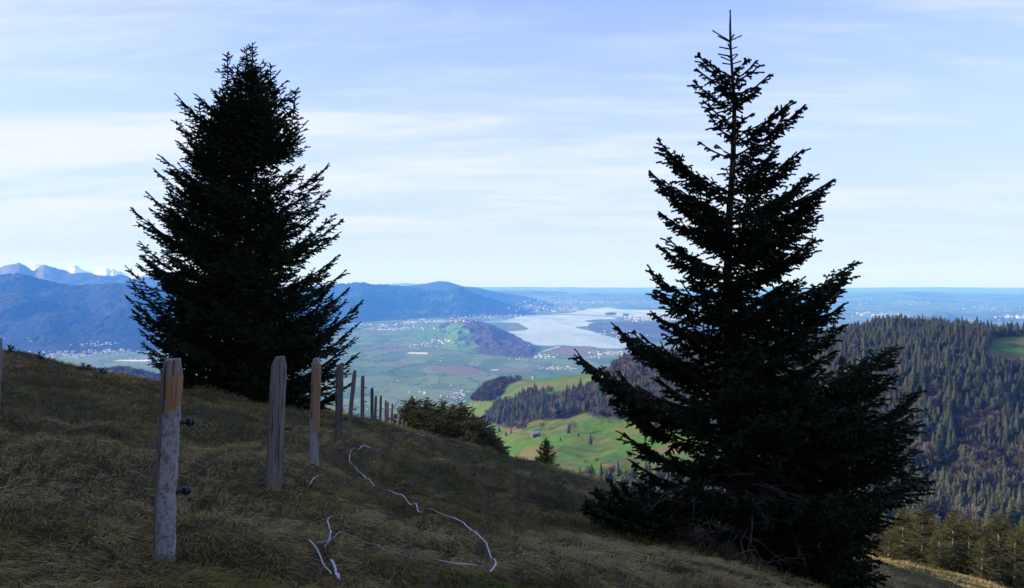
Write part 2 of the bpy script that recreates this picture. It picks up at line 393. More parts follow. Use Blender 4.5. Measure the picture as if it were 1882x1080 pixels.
# rows are (distance, photo row of bare ground)
mp(-500, (60, 900), (150, 1100), (400, 1150), (1000, 1000), (2500, 800), (3500, 720), (4300, 765), (5600, 732))
mp(0, (60, 800), (150, 1000), (400, 1050), (1000, 950), (2500, 760), (3300, 688), (4300, 765), (5600, 732))
mp(250, (60, 820), (150, 1000), (400, 1080), (1000, 960), (2500, 755), (3300, 684), (4300, 765), (5600, 732))
mp(380, (60, 830), (400, 1100), (1000, 980), (2500, 790), (3300, 725), (4300, 785), (5600, 732))
mp(650, (60, 850), (150, 1020), (400, 1130), (1000, 1050), (2500, 900), (3800, 822), (5600, 732))
mp(800, (60, 865), (150, 1040), (400, 1130), (1000, 1000), (1800, 860), (2600, 822), (4200, 806), (5600, 732))
mp(880, (60, 880), (150, 1060), (500, 1080), (900, 930), (1300, 850), (1700, 795), (2200, 752), (2500, 716), (3000, 770), (4300, 790), (5600, 732))
mp(960, (60, 900), (150, 1060), (500, 1060), (820, 885), (1050, 843), (1350, 795), (1600, 768), (1900, 735), (2200, 705), (3000, 760), (4300, 790), (5600, 732))
mp(1060, (60, 920), (150, 1060), (500, 1030), (760, 893), (900, 855), (1150, 803), (1400, 768), (1700, 725), (1950, 694), (3000, 760), (4300, 790), (5600, 732))
mp(1160, (60, 950), (150, 1080), (400, 1050), (680, 905), (820, 868), (980, 825), (1200, 778), (1450, 715), (1700, 667), (2600, 740), (4200, 795), (5600, 732))
mp(1300, (60, 985), (150, 1100), (400, 1050), (650, 930), (850, 850), (1100, 760), (1300, 700), (1500, 655), (2600, 760), (4200, 800), (5600, 732))
mp(1450, (62, 1030), (150, 1120), (400, 1080), (650, 940), (850, 840), (1050, 730), (1250, 645), (2200, 760), (4200, 800), (5600, 732))
mp(1600, (62, 1050), (110, 1060), (180, 1120), (400, 1080), (650, 950), (850, 820), (1000, 700), (1130, 636), (2200, 760), (4200, 800), (5600, 732))
mp(1750, (62, 1090), (110, 1090), (180, 1140), (400, 1090), (650, 955), (820, 840), (960, 710), (1100, 636), (2200, 760), (4200, 800), (5600, 732))
mp(1882, (62, 1120), (110, 1110), (180, 1160), (400, 1090), (650, 955), (820, 840), (960, 720), (1080, 648), (1130, 630), (1260, 618), (2200, 760), (4200, 800), (5600, 732))
mp(2300, (60, 1190), (150, 1200), (400, 1120), (650, 960), (820, 850), (1000, 700), (1200, 610), (2200, 700), (4200, 800), (5600, 732))
mpts = []; mval = []
for (c, py, d) in mid_px:
    w = P(c, py, d); mpts.append((w[0]/d*2.2, math.log(d))); mval.append(w[2]/d)
MID = TPS(np.array(mpts), np.array(mval), 0.002)
def H(x, y, rise=True, detail=True):
    x = np.asarray(x, float); y = np.asarray(y, float)
    yy = np.maximum(y, 1.0)
    u = np.clip(x/yy, -1.3, 1.4)
    zn = NEAR(np.clip(x, -60, 75), np.clip(y, -30, 64))
    zm = MID(u*2.2, np.log(np.maximum(yy, 45)))*yy
    k = sstep(46, 64, y)
    z = zn*(1-k)+zm*k
    if rise:   # the shoulder of the mountain that goes up on the left, out of the picture
        s = np.maximum(-x-0.66*np.maximum(y, -40)-7.0, 0)
        r = 46*(1-np.exp(-(s/34.0)**1.4))
        r = r*(1-sstep(14, 44, y)) + 0.0
        z = z+r
        # behind the viewer the slope carries on uphill
    if detail:
        dist = np.hypot(x, y)
        w = 1-sstep(60, 130, dist)
        z = z + w*(0.24*fbm(x/1.9, y/1.9, 3, 3)+0.13*fbm(x/0.62, y/0.62, 3, 9))*sstep(0.5, 3, dist)
        w2 = sstep(150, 600, dist)
        z = z + w2*(12.0*fbm(x/130, y/130, 4, 21)+2.4*fbm(x/34, y/34, 4, 22))*(1-sstep(3800, 5200, dist))
    return np.maximum(z, -853.0)
def hit(px, py, d0=2.0, d1=70.0):
    d = np.geomspace(d0, d1, 900); w = np.array([P(px, py, q) for q in d])
    h = H(w[:, 0], w[:, 1]); below = np.where(w[:, 2] < h)[0]
    i = below[0] if len(below) else len(d)-1
    return np.array((w[i, 0], w[i, 1], h[i]))

def meadow_mask(x, y, z):
    px, py = proj(x, y, z)
    jit = 14*fbm(x/90, y/90, 3, 5)
    def inside(poly, px, py):
        c = np.zeros(np.shape(px), bool); n = len(poly)
        for i in range(n):
            x1, y1 = poly[i]; x2, y2 = poly[(i+1) % n]
            t = ((y1 > py) != (y2 > py)); c ^= t & (px < (x2-x1)*(py-y1)/((y2-y1) if y2 != y1 else 1e-9)+x1)
        return c
    A = [(700, 1300), (700, 800), (862, 792), (905, 778), (935, 786), (975, 772), (1030, 768), (1068, 757), (1105, 772), (1150, 768), (1185, 788), (1235, 795), (1330, 800), (1330, 1300)]
    B = [(848, 772), (858, 738), (900, 727), (930, 705), (1000, 684), (1060, 671), (1112, 652), (1128, 680), (1078, 706), (1030, 718), (985, 722), (940, 728), (908, 745), (890, 772)]
    C = [(1806, 668), (1826, 622), (1850, 619), (1990, 615), (1990, 668)]
    D = [(1330, 1300), (1400, 960), (2400, 960), (2400, 1500), (1330, 1500)]
    dist = np.hypot(x, y)
    m = (inside(A, px+jit, py+jit*0.5) & (dist > 500) & (dist < 2300)) | (inside(B, px, py+jit*.3) & (dist > 1500) & (dist < 2700)) | (inside(C, px, py) & (dist > 900) & (dist < 1500))
    m |= inside(D, px, py) & (dist < 160)
    m |= (dist < 60)
    m |= (dist > 3900)
    return m

def build_land():
    # near hillside: fine mesh all round the viewer
    th = np.concatenate([np.linspace(-40, 40, 640), np.linspace(40, 320, 181)[1:-1]])   # degrees from straight ahead
    d = np.geomspace(0.7, 72, 420); d = np.r_[0.05, 0.35, d]
    T, D = np.meshgrid(np.radians(th), d)
    X = np.sin(T)*D; Y = np.cos(T)*D
    Z = H(X, Y)
    V = np.stack([X, Y, Z], -1).reshape(-1, 3)
    me = meshdata('hillside', V, grid_faces(len(d), len(th), True)[:, ::-1], M_SOIL)
    tag(obj('ground', me), kind='structure')
    # wider slopes, beginning where the near sheet ends
    th = np.concatenate([np.linspace(-48, 50, 560), np.linspace(50, 312, 120)[1:-1]])
    d = np.r_[71.6, np.geomspace(74, 330, 60)]
    T, D = np.meshgrid(np.radians(th), d); X = np.sin(T)*D; Y = np.cos(T)*D; Z = H(X, Y)
    V = np.stack([X, Y, Z], -1).reshape(-1, 3)
    me = meshdata('slope', V, grid_faces(len(d), len(th), True)[:, ::-1], M_VALLEY); attr(me, 'meadow', np.ones(len(V)))
    px, py = proj(V[:, 0], V[:, 1], V[:, 2])
    tag(obj('lower_slope', me), kind='structure')
    th = np.linspace(-50, 52, 620); d = np.r_[329, np.geomspace(335, 5600, 430)]
    T, D = np.meshgrid(np.radians(th), d); X = np.sin(T)*D; Y = np.cos(T)*D; Z = H(X, Y)
    V = np.stack([X, Y, Z], -1).reshape(-1, 3)
    me = meshdata('valley', V, grid_faces(len(d), len(th))[:, ::-1], M_VALLEY)
    attr(me, 'meadow', meadow_mask(V[:, 0], V[:, 1], V[:, 2]).astype(float))
    tag(obj('valley', me), kind='structure')
build_land()

# ------------------------------------------------------------------ plain, lake, hills, mountains
def in_poly(poly, X, Y):
    c = np.zeros(np.shape(X), bool); n = len(poly)
    for i in range(n):
        x1, y1 = poly[i][:2]; x2, y2 = poly[(i+1) % n][:2]
        t = ((y1 > Y) != (y2 > Y)); c ^= t & (X < (x2-x1)*(Y-y1)/((y2-y1) if y2 != y1 else 1e-9)+x1)
    return c
REEDS = [[(788, 676), (820, 670), (868, 674), (893, 686), (850, 691), (800, 683)],
         [(1005, 648), (1012, 641), (1035, 637), (1088, 637.5), (1094, 650), (1050, 653)],
         [(902, 680), (930, 676), (975, 678), (985, 683), (930, 684)],
         [(935, 596), (962, 599), (971, 604), (960, 606.5), (935, 604)],
         [(660, 640), (690, 637), (700, 641), (672, 643)]]
def build_plain():
    th = np.linspace(-56, 56, 760); d = np.geomspace(3900, 63000, 500)
    T, D = np.meshgrid(np.radians(th), d); X = np.sin(T)*D; Y = np.cos(T)*D
    Z = np.full(X.shape, -850.0)
    Z = Z+sstep(19000, 34000, D)*160*np.maximum(fbm(X/5200, Y/3600, 4, 33)+0.10, 0)*(1-sstep(60000, 95000, D))
    # keep the lake basin level
    px, py = proj(X, Y, Z)
    V = np.stack([X, Y, Z], -1).reshape(-1, 3)
    me = meshdata('plain', V, grid_faces(len(d), len(th))[:, ::-1], M_PLAIN)
    px, py = proj(V[:, 0], V[:, 1], np.full(len(V), -850.0))
    reed = np.zeros(len(V))
    for q in REEDS: reed = np.maximum(reed, in_poly(q, px, py))
    attr(me, 'reed', reed)
    w = sstep(9500, 20000, V[:, 1])*np.where(px > 900, 1, 0.6); attr(me, 'wooded', w)
    tag(obj('plain', me), kind='structure')
build_plain()

LAKE = [(931, 609), (945, 616), (958, 622), (970, 628.5), (980, 633), (1007, 636), (1033, 634.5), (1054, 636.5), (1085, 637), (1104, 640), (1122, 641), (1142, 640), (1165, 634),
        (1150, 629), (1135, 623.5), (1113, 617), (1093, 610), (1074, 606), (1062, 603), (1057, 601), (1066, 600), (1081, 599.5), (1096, 597), (1110, 596), (1094, 593.5), (1080, 591.5), (1075, 589.2),
        (1090, 587), (1110, 586), (1135, 586.5), (1124, 583.5), (1150, 583), (1190, 582.5), (1260, 582), (1330, 578), (1340, 569), (1300, 565), (1211, 563.5), (1150, 564), (1110, 565), (1080, 568),
        (1062, 571.5), (1052, 574.5), (1020, 577), (985, 579), (955, 581.5), (925, 584), (895, 586), (868, 587.5), (872, 590), (890, 592.5), (925, 592.5), (950, 593), (960, 598), (971, 603), (965, 606.5), (948, 608)]
def flat_poly(name, pxs, z, m, **kw):
    pts = [Pg(x, y, -850.0) for x, y in pxs]
    # densify and roughen the shore
    out = []
    for i in range(len(pts)):
        a = pts[i]; b = pts[(i+1) % len(pts)]; n = max(1, int(np.linalg.norm(b-a)/120))
        for k in range(n):
            q = a+(b-a)*k/n; q = q+np.array([30*fbm(q[0]/200, q[1]/200, 2, 4), 60*fbm(q[0]/200+9, q[1]/200, 2, 8), 0])*(kw.get('rough', 1)); q[2] = z; out.append(q)
    me = bpy.data.meshes.new(name); me.from_pydata([tuple(q) for q in out], [], [list(range(len(out)))]); me.materials.append(m)
    if me.polygons[0].normal.z < 0:
        me.flip_normals()
    return me
tag(obj('lake', flat_poly('lake', LAKE, -848.6, M_WATER)), kind='structure')
CANAL = [(1034, 635.5), (1030, 637.2), (1012, 642.5), (999, 646.5), (996, 645.5), (1010, 641), (1026, 636.2)]
tag(obj('river', flat_poly('river', CANAL, -848.2, M_WATER, rough=0.1)), kind='structure')
for i, q in enumerate([[(979.5, 648), (984.5, 648), (989, 658), (982.5, 659)], [(989.5, 648), (992, 648), (994.5, 654), (991.5, 655)]]):
    tag(obj('pond', flat_poly('pond', q, -848.0, M_WATER, rough=0.05)), kind='structure')

M_MTN = m_hill('mountain_forest', (0.006, 0.012, 0.012), (0.014, 0.020, 0.016), (0.050, 0.040, 0.024), 0.58, 0.72, 1/1500.0, 18)
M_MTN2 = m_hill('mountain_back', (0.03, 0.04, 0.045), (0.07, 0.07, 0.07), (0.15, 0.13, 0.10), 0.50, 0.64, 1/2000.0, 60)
M_RANGE = m_hill('wooded_range', (0.012, 0.022, 0.018), (0.022, 0.034, 0.024), (0.075, 0.11, 0.05), 0.60, 0.70, 1/1400.0, 30)
M_HILLS = m_hill('rolling_hills', (0.04, 0.055, 0.035), (0.06, 0.075, 0.045), (0.12, 0.17, 0.07), 0.46, 0.56, 1/1300.0, 20)
M_BUECH = m_hill('wooded_hill', (0.036, 0.031, 0.024), (0.095, 0.066, 0.046), (0.085, 0.175, 0.045), 0.5, 0.6, 1/420.0, 14, field_attr=True)
M_SNOW = m_hill('snow_rock', (0.30, 0.32, 0.36), (0.42, 0.44, 0.48), (0.85, 0.87, 0.90), 0.40, 0.52, 1/900.0, 60)

def range_mesh(name, label_unused, sky, foot, back, m, cols=260, rows=60, amp=0.22, nscale=1500, pw=1.35, zbase=-853.0, meadow=None, seed=0, crest_amp=0.0, fine=0.0):
    """sky: (col,row,depth) along the crest; foot/back: (col, depth) lines"""
    sky = np.array(sky, float); foot = np.array(foot, float); back = np.array(back, float)
    c = np.linspace(sky[0, 0], sky[-1, 0], cols)
    sy = np.interp(c, sky[:, 0], sky[:, 1]); kw_ = (max(1, cols//140)*2+1) if nscale != 2601 else 1; sy = np.convolve(np.pad(sy, kw_//2, mode='edge'), np.ones(kw_)/kw_, 'valid'); sd = np.interp(c, sky[:, 0], sky[:, 2])
    fd = np.interp(c, foot[:, 0], foot[:, 1]); bd = np.interp(c, back[:, 0], back[:, 1])
    crest = np.array([P(a, b_, d_) for a, b_, d_ in zip(c, sy, sd)])
    u = crest[:, 0]/crest[:, 1]
    t = np.r_[np.linspace(-1, 0, rows), np.linspace(0, 1, rows//2)[1:]]
    T = t[:, None]
    D = np.where(T < 0, sd[None]+T*(sd-fd)[None], sd[None]+T*(bd-sd)[None])
    X = u[None]*D; Y = D
    prof = np.where(T < 0, (1+np.minimum(T, 0))**pw, (1-np.maximum(T, 0))**1.2)
    hz = crest[:, 2][None]-zbase
    n = fbm(X/nscale, Y/nscale, 5, seed, 0.55); rg = 1-np.abs(fbm(X/(nscale*0.8), Y/(nscale*1.6), 4, seed+50))*2
    Z = zbase + hz*np.clip(prof + amp*(n*0.6+0.5*(rg-0.6))*np.sin(np.pi*np.clip(prof, 0, 1))**0.8, 0, 1.03)
    Z = Z+crest_amp*np.clip(prof, 0, 1)**3*fbm(X/(nscale*0.22), Y/(nscale*0.22), 4, seed+5, 0.6)+fine*np.clip(prof*6, 0, 1)*fbm(X/55, Y/55, 2, seed+9)
    V = np.stack([X, Y, Z], -1).reshape(-1, 3)
    me = meshdata(name, V, grid_faces(len(t), cols), m)
    if meadow is not None: attr(me, 'meadow', meadow(V, np.broadcast_to(c[None], X.shape).ravel(), np.broadcast_to(T, X.shape).ravel()))
    return tag(obj(name, me), kind='structure')
def flat(sk, a): return [(c, a) for c in (sk[0][0], sk[-1][0])]
# left mountain wall
skA = [(-500, 470, 11500), (-250, 484, 11500), (-100, 496, 11500), (0, 502, 11500), (40, 503, 11500), (80, 512, 11600), (120, 520, 11700), (165, 523, 11800), (200, 519, 11800), (240, 520, 11800), (300, 530, 12000), (360, 526, 12200), (430, 536, 12500), (500, 545, 13000), (560, 562, 13500), (610, 588, 13500)]
range_mesh('mountain', '', skA, [(-500, 8600), (100, 8600), (300, 9300), (610, 13300)], [(-500, 15000), (610, 14500)], M_MTN, 560, 170, 0.40, 2300, 1.1, seed=11, crest_amp=50, fine=14)
skC = [(-500, 470, 19000), (-200, 478, 19000), (-60, 494, 19000), (0, 489, 19000), (18, 483, 19000), (35, 482, 19000), (48, 489, 19000), (62, 499, 19000), (80, 488, 19000), (96, 491, 19000), (112, 497, 19000), (132, 501, 19000), (165, 500, 19500), (180, 504, 19500), (230, 506, 20000), (270, 512, 20000), (330, 518, 20000), (420, 526, 20500), (520, 528, 21000), (620, 540, 21500)]
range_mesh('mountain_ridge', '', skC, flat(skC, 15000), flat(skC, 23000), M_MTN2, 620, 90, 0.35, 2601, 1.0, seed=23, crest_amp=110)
skD = [(a, b-3.0, 30000) for a, b, _ in [(-500, 480, 36000), (0, 500, 36000), (52, 494, 36000), (64, 489, 36000), (76, 488, 36000), (90, 494, 36000), (105, 499, 36000), (122, 501, 36000), (130, 494, 36000), (137, 489.5, 36000), (142, 492, 36000), (152, 499, 36000), (170, 501, 36000), (184, 497, 36000), (190, 496, 36000), (195, 492, 36000), (201, 497, 36000), (207, 494, 36000), (214, 500, 36000), (240, 505, 36000), (262, 504, 36000), (275, 506, 36000), (300, 512, 36000), (400, 520, 36000), (520, 522, 36000), (600, 530, 36000)]]
range_mesh('snow_mountains', '', skD, flat(skD, 25500), flat(skD, 36000), M_SNOW, 720, 60, 0.40, 2601, 1.0, seed=31, crest_amp=120)
# middle range
skB = [(470, 548, 19000), (540, 530, 19000), (600, 522, 19000), (640, 520, 19000), (665, 518.5, 19000), (700, 522, 19200), (740, 526, 19500), (775, 532, 19500), (820, 535, 19300), (845, 526, 19600), (870, 538, 19600), (900, 547, 19800), (940, 560, 19800), (968, 572, 19500), (985, 578, 18600)]
skB2 = [(560, 540, 24000), (680, 528, 24000), (735, 526, 24000), (765, 523, 24000), (790, 519, 24000), (803, 516.5, 24000), (823, 516.5, 24000), (832, 520, 24000), (850, 526, 24000), (880, 529, 24000), (900, 533, 24000), (930, 539, 24200), (970, 545, 24500), (1010, 556, 25000)]
range_mesh('wooded_ridge', '', skB, [(470, 13500), (640, 14800), (760, 16300), (880, 17300), (985, 18000)], flat(skB, 22500), M_RANGE, 420, 120, 0.50, 1700, 1.15, seed=41, crest_amp=35, fine=25)
range_mesh('far_ridge', '', skB2, flat(skB2, 20500), flat(skB2, 27500), M_RANGE, 260, 60, 0.25, 2300, 1.1, seed=47, crest_amp=25)
# the low wooded hill in the middle of the plain
skE = [(728, 607.5, 12700), (776, 601, 12500), (801, 597, 12400), (820, 594, 12300), (836, 587.5, 12100), (853, 585, 12000), (878, 589, 11700), (904, 596, 11300), (929, 608, 10900), (946, 616, 10500), (960, 625, 10000), (975, 634, 9500), (986, 645, 9100), (992, 652, 8850)]
def buech_meadow(V, c, t):
    k = 1-sstep(800, 900, c+34*t)          # green pastures on the left flank
    k = k*(1-0.8*sstep(-0.30, -0.05, t)*sstep(790, 840, c)) + 0.9*(1-sstep(-0.97, -0.9, t))*0
    return k*0.75
range_mesh('wooded_hill', '', skE, [(728, 12100), (760, 10600), (800, 9700), (850, 9200), (872, 9000), (906, 8680), (950, 8480), (992, 8500)], [(728, 12900), (836, 13200), (930, 11800), (965, 10400), (992, 9000)], M_BUECH, 260, 120, 0.60, 620, 0.8, meadow=buech_meadow, seed=53, crest_amp=10, fine=12)
# wooded peninsula across the lake
skF = [(1060, 600, 14200), (1078, 598.5, 14100), (1100, 594, 14000), (1125, 592, 13900), (1150, 590.5, 13800), (1185, 591, 13700), (1230, 592, 13500), (1300, 594, 13200), (1360, 600, 13000)]
range_mesh('wooded_headland', '', skF, [(1060, 13800), (1093, 12500), (1135, 11150), (1165, 10300), (1360, 10000)], flat(skF, 15000), M_BUECH, 160, 40, 0.35, 700, 0.7, meadow=lambda V, c, t: 0.38+0*c, seed=61, crest_amp=8)
skG = [(1300, 600, 15500), (1400, 597, 16000), (1500, 592, 16300), (1560, 588, 16500), (1600, 583, 16500), (1640, 577, 16500), (1680, 570.5, 16500), (1715, 570, 16500), (1742, 574, 16500), (1760, 584, 16500), (1785, 594, 16500), (1830, 596, 16500)]
range_mesh('forested_hill', '', skG, flat(skG, 13800), flat(skG, 18000), M_HILLS, 240, 50, 0.30, 900, 1.0, seed=67, crest_amp=10)
skH = [(1700, 592, 15000), (1790, 586, 15500), (1850, 581, 16000), (1950, 576, 16000), (2100, 566, 16000), (2400, 570, 16000)]
range_mesh('farmland_ridge', '', skH, flat(skH, 12500), flat(skH, 19000), M_HILLS, 200, 40, 0.25, 1100, 1.0, seed=71, crest_amp=10)
skI = [(860, 536, 32000), (900, 533, 32000), (950, 533, 32000), (1010, 534, 32000), (1050, 538, 32000), (1120, 541, 32000), (1180, 537, 32000), (1260, 540, 32000), (1400, 543, 32000), (1500, 541, 32000), (1560, 538, 32000), (1640, 535.5, 32000), (1700, 536, 32000), (1780, 539, 32000), (1860, 541, 32000), (2000, 537, 32000), (2300, 540, 32000)]
range_mesh('rolling_hills', '', skI, flat(skI, 26500), flat(skI, 37000), M_HILLS, 420, 40, 0.30, 3000, 1.0, seed=79, crest_amp=45)
skJ = [(500, 527, 58000), (640, 527, 58000), (735, 520, 58000), (750, 518.5, 58000), (765, 522, 58000), (860, 527, 58000), (1000, 527.5, 58000), (1200, 529, 58000), (1500, 530, 58000), (1640, 528, 58000), (1720, 527, 58000), (1882, 530, 58000), (2300, 528, 58000)]
range_mesh('horizon_hills', '', skJ, flat(skJ, 47000), flat(skJ, 69000), M_HILLS, 420, 30, 0.25, 5000, 1.0, seed=83, crest_amp=60)
for (c0, c1, r0, hh) in [(1112, 1133, 576.3, 30), (1144, 1156, 578.3, 26)]:
    sk = [(c0, r0-0.3, 19000), (c0+3, r0-2.2, 19000), ((c0+c1)/2, r0-2.8, 19000), (c1-3, r0-2.2, 19000), (c1, r0-0.3, 19000)]
    dd = 1.2444e6/(r0+0.5-510)
    sk = [(a, b, dd) for a, b, _ in sk]
    range_mesh('island', '', sk, flat(sk, dd-260), flat(sk, dd+320), M_RANGE, 40, 14, 0.2, 200, 0.6, zbase=-849.5, seed=91)
# causeway across the lake
def build_causeway():
    mb = MB(); pts = [Pg(x, y) for x, y in [(985, 578.6), (1010, 577.9), (1045, 578.0), (1085, 579.3), (1124, 581.5), (1160, 583)]]
    for a, b in zip(pts[:-1], pts[1:]):
        dv = (b-a)/np.linalg.norm(b-a); nn = np.array([-dv[1], dv[0], 0])*14
        V = [a-nn, b-nn, b+nn, a+nn]; Vt = [q+np.array([0, 0, 9]) for q in V]; V = [q+np.array([0, 0, 0]) for q in V]
        mb.add(np.array(V+Vt), [(4, 5, 6, 7), (0, 1, 5, 4), (1, 2, 6, 5), (2, 3, 7, 6), (3, 0, 4, 7)])
    tag(obj('causeway', mb.mesh('causeway', [M_HILLS])), 'long low dark causeway crossing the lake', 'causeway')
build_causeway()

# ------------------------------------------------------------------ haze
def build_haze():
    mb = MB(); mb.box((-75000, -3000, -856), (75000, 74000, 900))
    m = bpy.data.materials.new('haze_air'); m.use_nodes = True; nt = m.node_tree
    for n in list(nt.nodes): nt.nodes.remove(n)
    o = nt.nodes.new('ShaderNodeOutputMaterial'); v = nt.nodes.new('ShaderNodeVolumePrincipled')
    v.inputs['Color'].default_value = HAZE_COL; v.inputs['Density'].default_value = HAZE_DEN
    v.inputs['Absorption Color'].default_value = (1, 1, 1, 1)
    v.inputs['Anisotropy'].default_value = 0.0
    nt.links.new(v.outputs[0], o.inputs['Volume'])
    tag(obj('haze', mb.mesh('haze', [m])), kind='stuff')
HAZE_COL = (0.075, 0.29, 1.0, 1); HAZE_DEN = 6.0e-5
build_haze()
#OBJECTS_BELOW
# ------------------------------------------------------------------ conifers
def nrm(v): return v/(np.linalg.norm(v, axis=-1, keepdims=True)+1e-12)
class Crown:
    """gathers shoots (needle-covered twigs) and the wood of the boughs"""
    def __init__(s, sh_len, sh_w, sec_sp, ter_sp, seed, lenk=0.34, hang=0.22, maxlen=1.0):
        s.B = []; s.D = []; s.L = []; s.W = []; s.wood = MB(); s.rg = np.random.default_rng(seed)
        s.sl, s.sw, s.ss, s.ts, s.lenk, s.hang, s.maxlen = sh_len, sh_w, sec_sp, ter_sp, lenk, hang, maxlen; s.fork = False; s.forkmin = 0.8
    def shoots(s, B, D, L):
        s.B.append(B); s.D.append(nrm(D)); s.L.append(np.broadcast_to(L, (len(B),))); s.W.append(np.full(len(B), s.sw))
    def stick(s, a, b, w=None):
        a = np.asarray(a, float); b = np.asarray(b, float); L = np.linalg.norm(b-a); k = max(1, int(round(L/s.sl))); t = np.arange(k)[:, None]/k
        s.shoots(a+(b-a)*t, np.tile(b-a, (k, 1)), L/k*1.04); s.wood.tube([a, b], [0.006, 0.003], 4, 0, False)
        if w: s.W[-1] = np.full(k, w)
    def bough(s, B, T, sag=0.18, wood_r=0.012, t0=0.14, dens=1.0, fork=True):
        if fork and s.fork:
            rg = s.rg; B = np.asarray(B, float); T = np.asarray(T, float); v = T-B; L = np.linalg.norm(v)
            if L > s.forkmin:
                for _ in range(rg.integers(2, 5)):
                    t = rg.uniform(0.35, 0.72); a = rg.choice([-1, 1])*rg.uniform(0.25, 0.75); q = L*(1-t)*rg.uniform(0.45, 0.8)
                    d = v/L; d = np.array([d[0]*math.cos(a)-d[1]*math.sin(a), d[0]*math.sin(a)+d[1]*math.cos(a), d[2]+rg.uniform(-0.25, 0.30)])
                    o_ = B+v*t+np.array([0, 0, -sag*L*2*t*(1-t)])
                    s.bough(o_, o_+d*q, sag, wood_r*0.7, t0, dens, False)
        rg = s.rg; B = np.asarray(B, float); T = np.asarray(T, float); L = np.linalg.norm(T-B)
        if L < 0.05: return
        C = (B*0.45+T*0.55)+np.array([0, 0, -sag*L]) + rg.normal(0, 0.03*L, 3)
        f = lambda t: (1-t)**2*B+2*t*(1-t)*C+t*t*T
        df = lambda t: nrm(2*(1-t)*(C-B)+2*t*(T-C))
        n = max(4, int(L/0.25)+2); tt = np.linspace(0, 1, n)[:, None]
        if wood_r > 0: s.wood.tube(f(tt), np.linspace(wood_r*max(L, .3)**0.8, 0.004 if wood_r < 0.02 else 0.006, n), 4, 0, False)
        # needle-clad outer part of the main axis
        k = max(1, int(L*(1-t0*1.5)/(s.sl*0.8))); ta = np.linspace(min(0.5, t0*1.5), 1-0.5*s.sl/L if L > s.sl else 0.3, k)[:, None]
        s.shoots(f(ta), df(ta), s.sl)
        m = int(L*(1-t0)/s.ss*dens)
        if m < 1: return
        ts = np.repeat(np.linspace(t0, 0.97, m), 2) + rg.uniform(-.4, .4, 2*m)*s.ss/L
        ts = np.clip(ts, 0.02, 0.985)[:, None]; sd = np.tile([1.0, -1.0], m)[:, None]
        tan = df(ts); up = np.array([0, 0, 1.0]); side = nrm(np.cross(tan, up))
        a = np.radians(64-26*ts+rg.uniform(-9, 9, (2*m, 1)))
        D = tan*np.cos(a)+side*sd*np.sin(a); D[:, 2] += -s.hang*(1-ts[:, 0]*0.6)*rg.uniform(-0.1, 2.1, 2*m); D += rg.normal(0, 0.10, D.shape); D = nrm(D)
        ln = (s.lenk*min(L, 2.6)*(1-ts[:, 0])**0.55*rg.uniform(0.35, 1.2, 2*m)*np.clip(ts[:, 0]/0.35, 0.5, 1)+0.06)
        ln = np.minimum(ln, s.maxlen); P0 = f(ts)
        # sleeve of shoots along each side twig
        kmax = int(math.ceil(ln.max()/(s.sl*0.85)))
        j = np.arange(kmax)[None]*s.sl*0.85; ok = j < ln[:, None]-0.02
        curve = lambda q: P0[:, None]+D[:, None]*q[..., None]+np.array([0, 0, 1.0])*(0.16*q*q/np.maximum(ln[:, None], .1))[..., None]
        Pb = curve(np.broadcast_to(j, ok.shape))
        s.shoots(Pb[ok], np.broadcast_to(D[:, None], Pb.shape)[ok], s.sl)
        # third-order shoots
        kmax = int(ln.max()/s.ts)
        if kmax < 1: return
        j = (np.arange(kmax)[None]+0.6)*s.ts; ok = j < ln[:, None]-0.015
        Pb = curve(np.broadcast_to(j, ok.shape))
        for sg in (1, -1):
            a = np.radians(rg.uniform(32, 62, ok.shape))[..., None]
            s2 = nrm(np.cross(D, up))[:, None]
            DD = D[:, None]*np.cos(a)+s2*sg*np.sin(a); DD = DD+rg.normal(0, 0.16, DD.shape); DD[..., 2] -= s.hang*rg.uniform(0, 1.6, ok.shape)
            LL = np.clip(0.45*(ln[:, None]-j)+0.03, 0.045, s.sl*1.25)*rg.uniform(0.7, 1.2, ok.shape)
            s.shoots(Pb[ok], DD[ok], LL[ok])
    def leader(s, B, T, nk=0.30, step=0.17, maxr=1.4):
        B = np.asarray(B, float); T = np.asarray(T, float); L = np.linalg.norm(T-B); ax = (T-B)/L; rg = s.rg
        n = max(3, int(L/0.4)); s.wood.tube(B+(T-B)*np.linspace(0, 1, n)[:, None], np.linspace(0.012+0.008*L, 0.004, n), 5, 0, False)
        k = int(0.35*L/s.sl)+2
        s.shoots(T-ax*(np.arange(1, k)*s.sl*0.9)[:, None], np.tile(ax, (k-1, 1)), s.sl)
        h = 0.10
        while h < L:
            r = min(nk*h+0.05, maxr); ph = rg.uniform(0, 6.28)
            for i in range(5):
                p = ph+i*1.256+rg.uniform(-.3, .3); rr = r*rg.uniform(0.6, 1.15); hh = h+rg.uniform(-.06, .06)
                b = T-ax*hh; t = b+np.array([math.cos(p)*rr, math.sin(p)*rr, rr*rg.uniform(0.5, 0.9)])
                s.bough(b, t, 0.16, 0.008, 0.1)
            h += step*rg.uniform(0.8, 1.3)
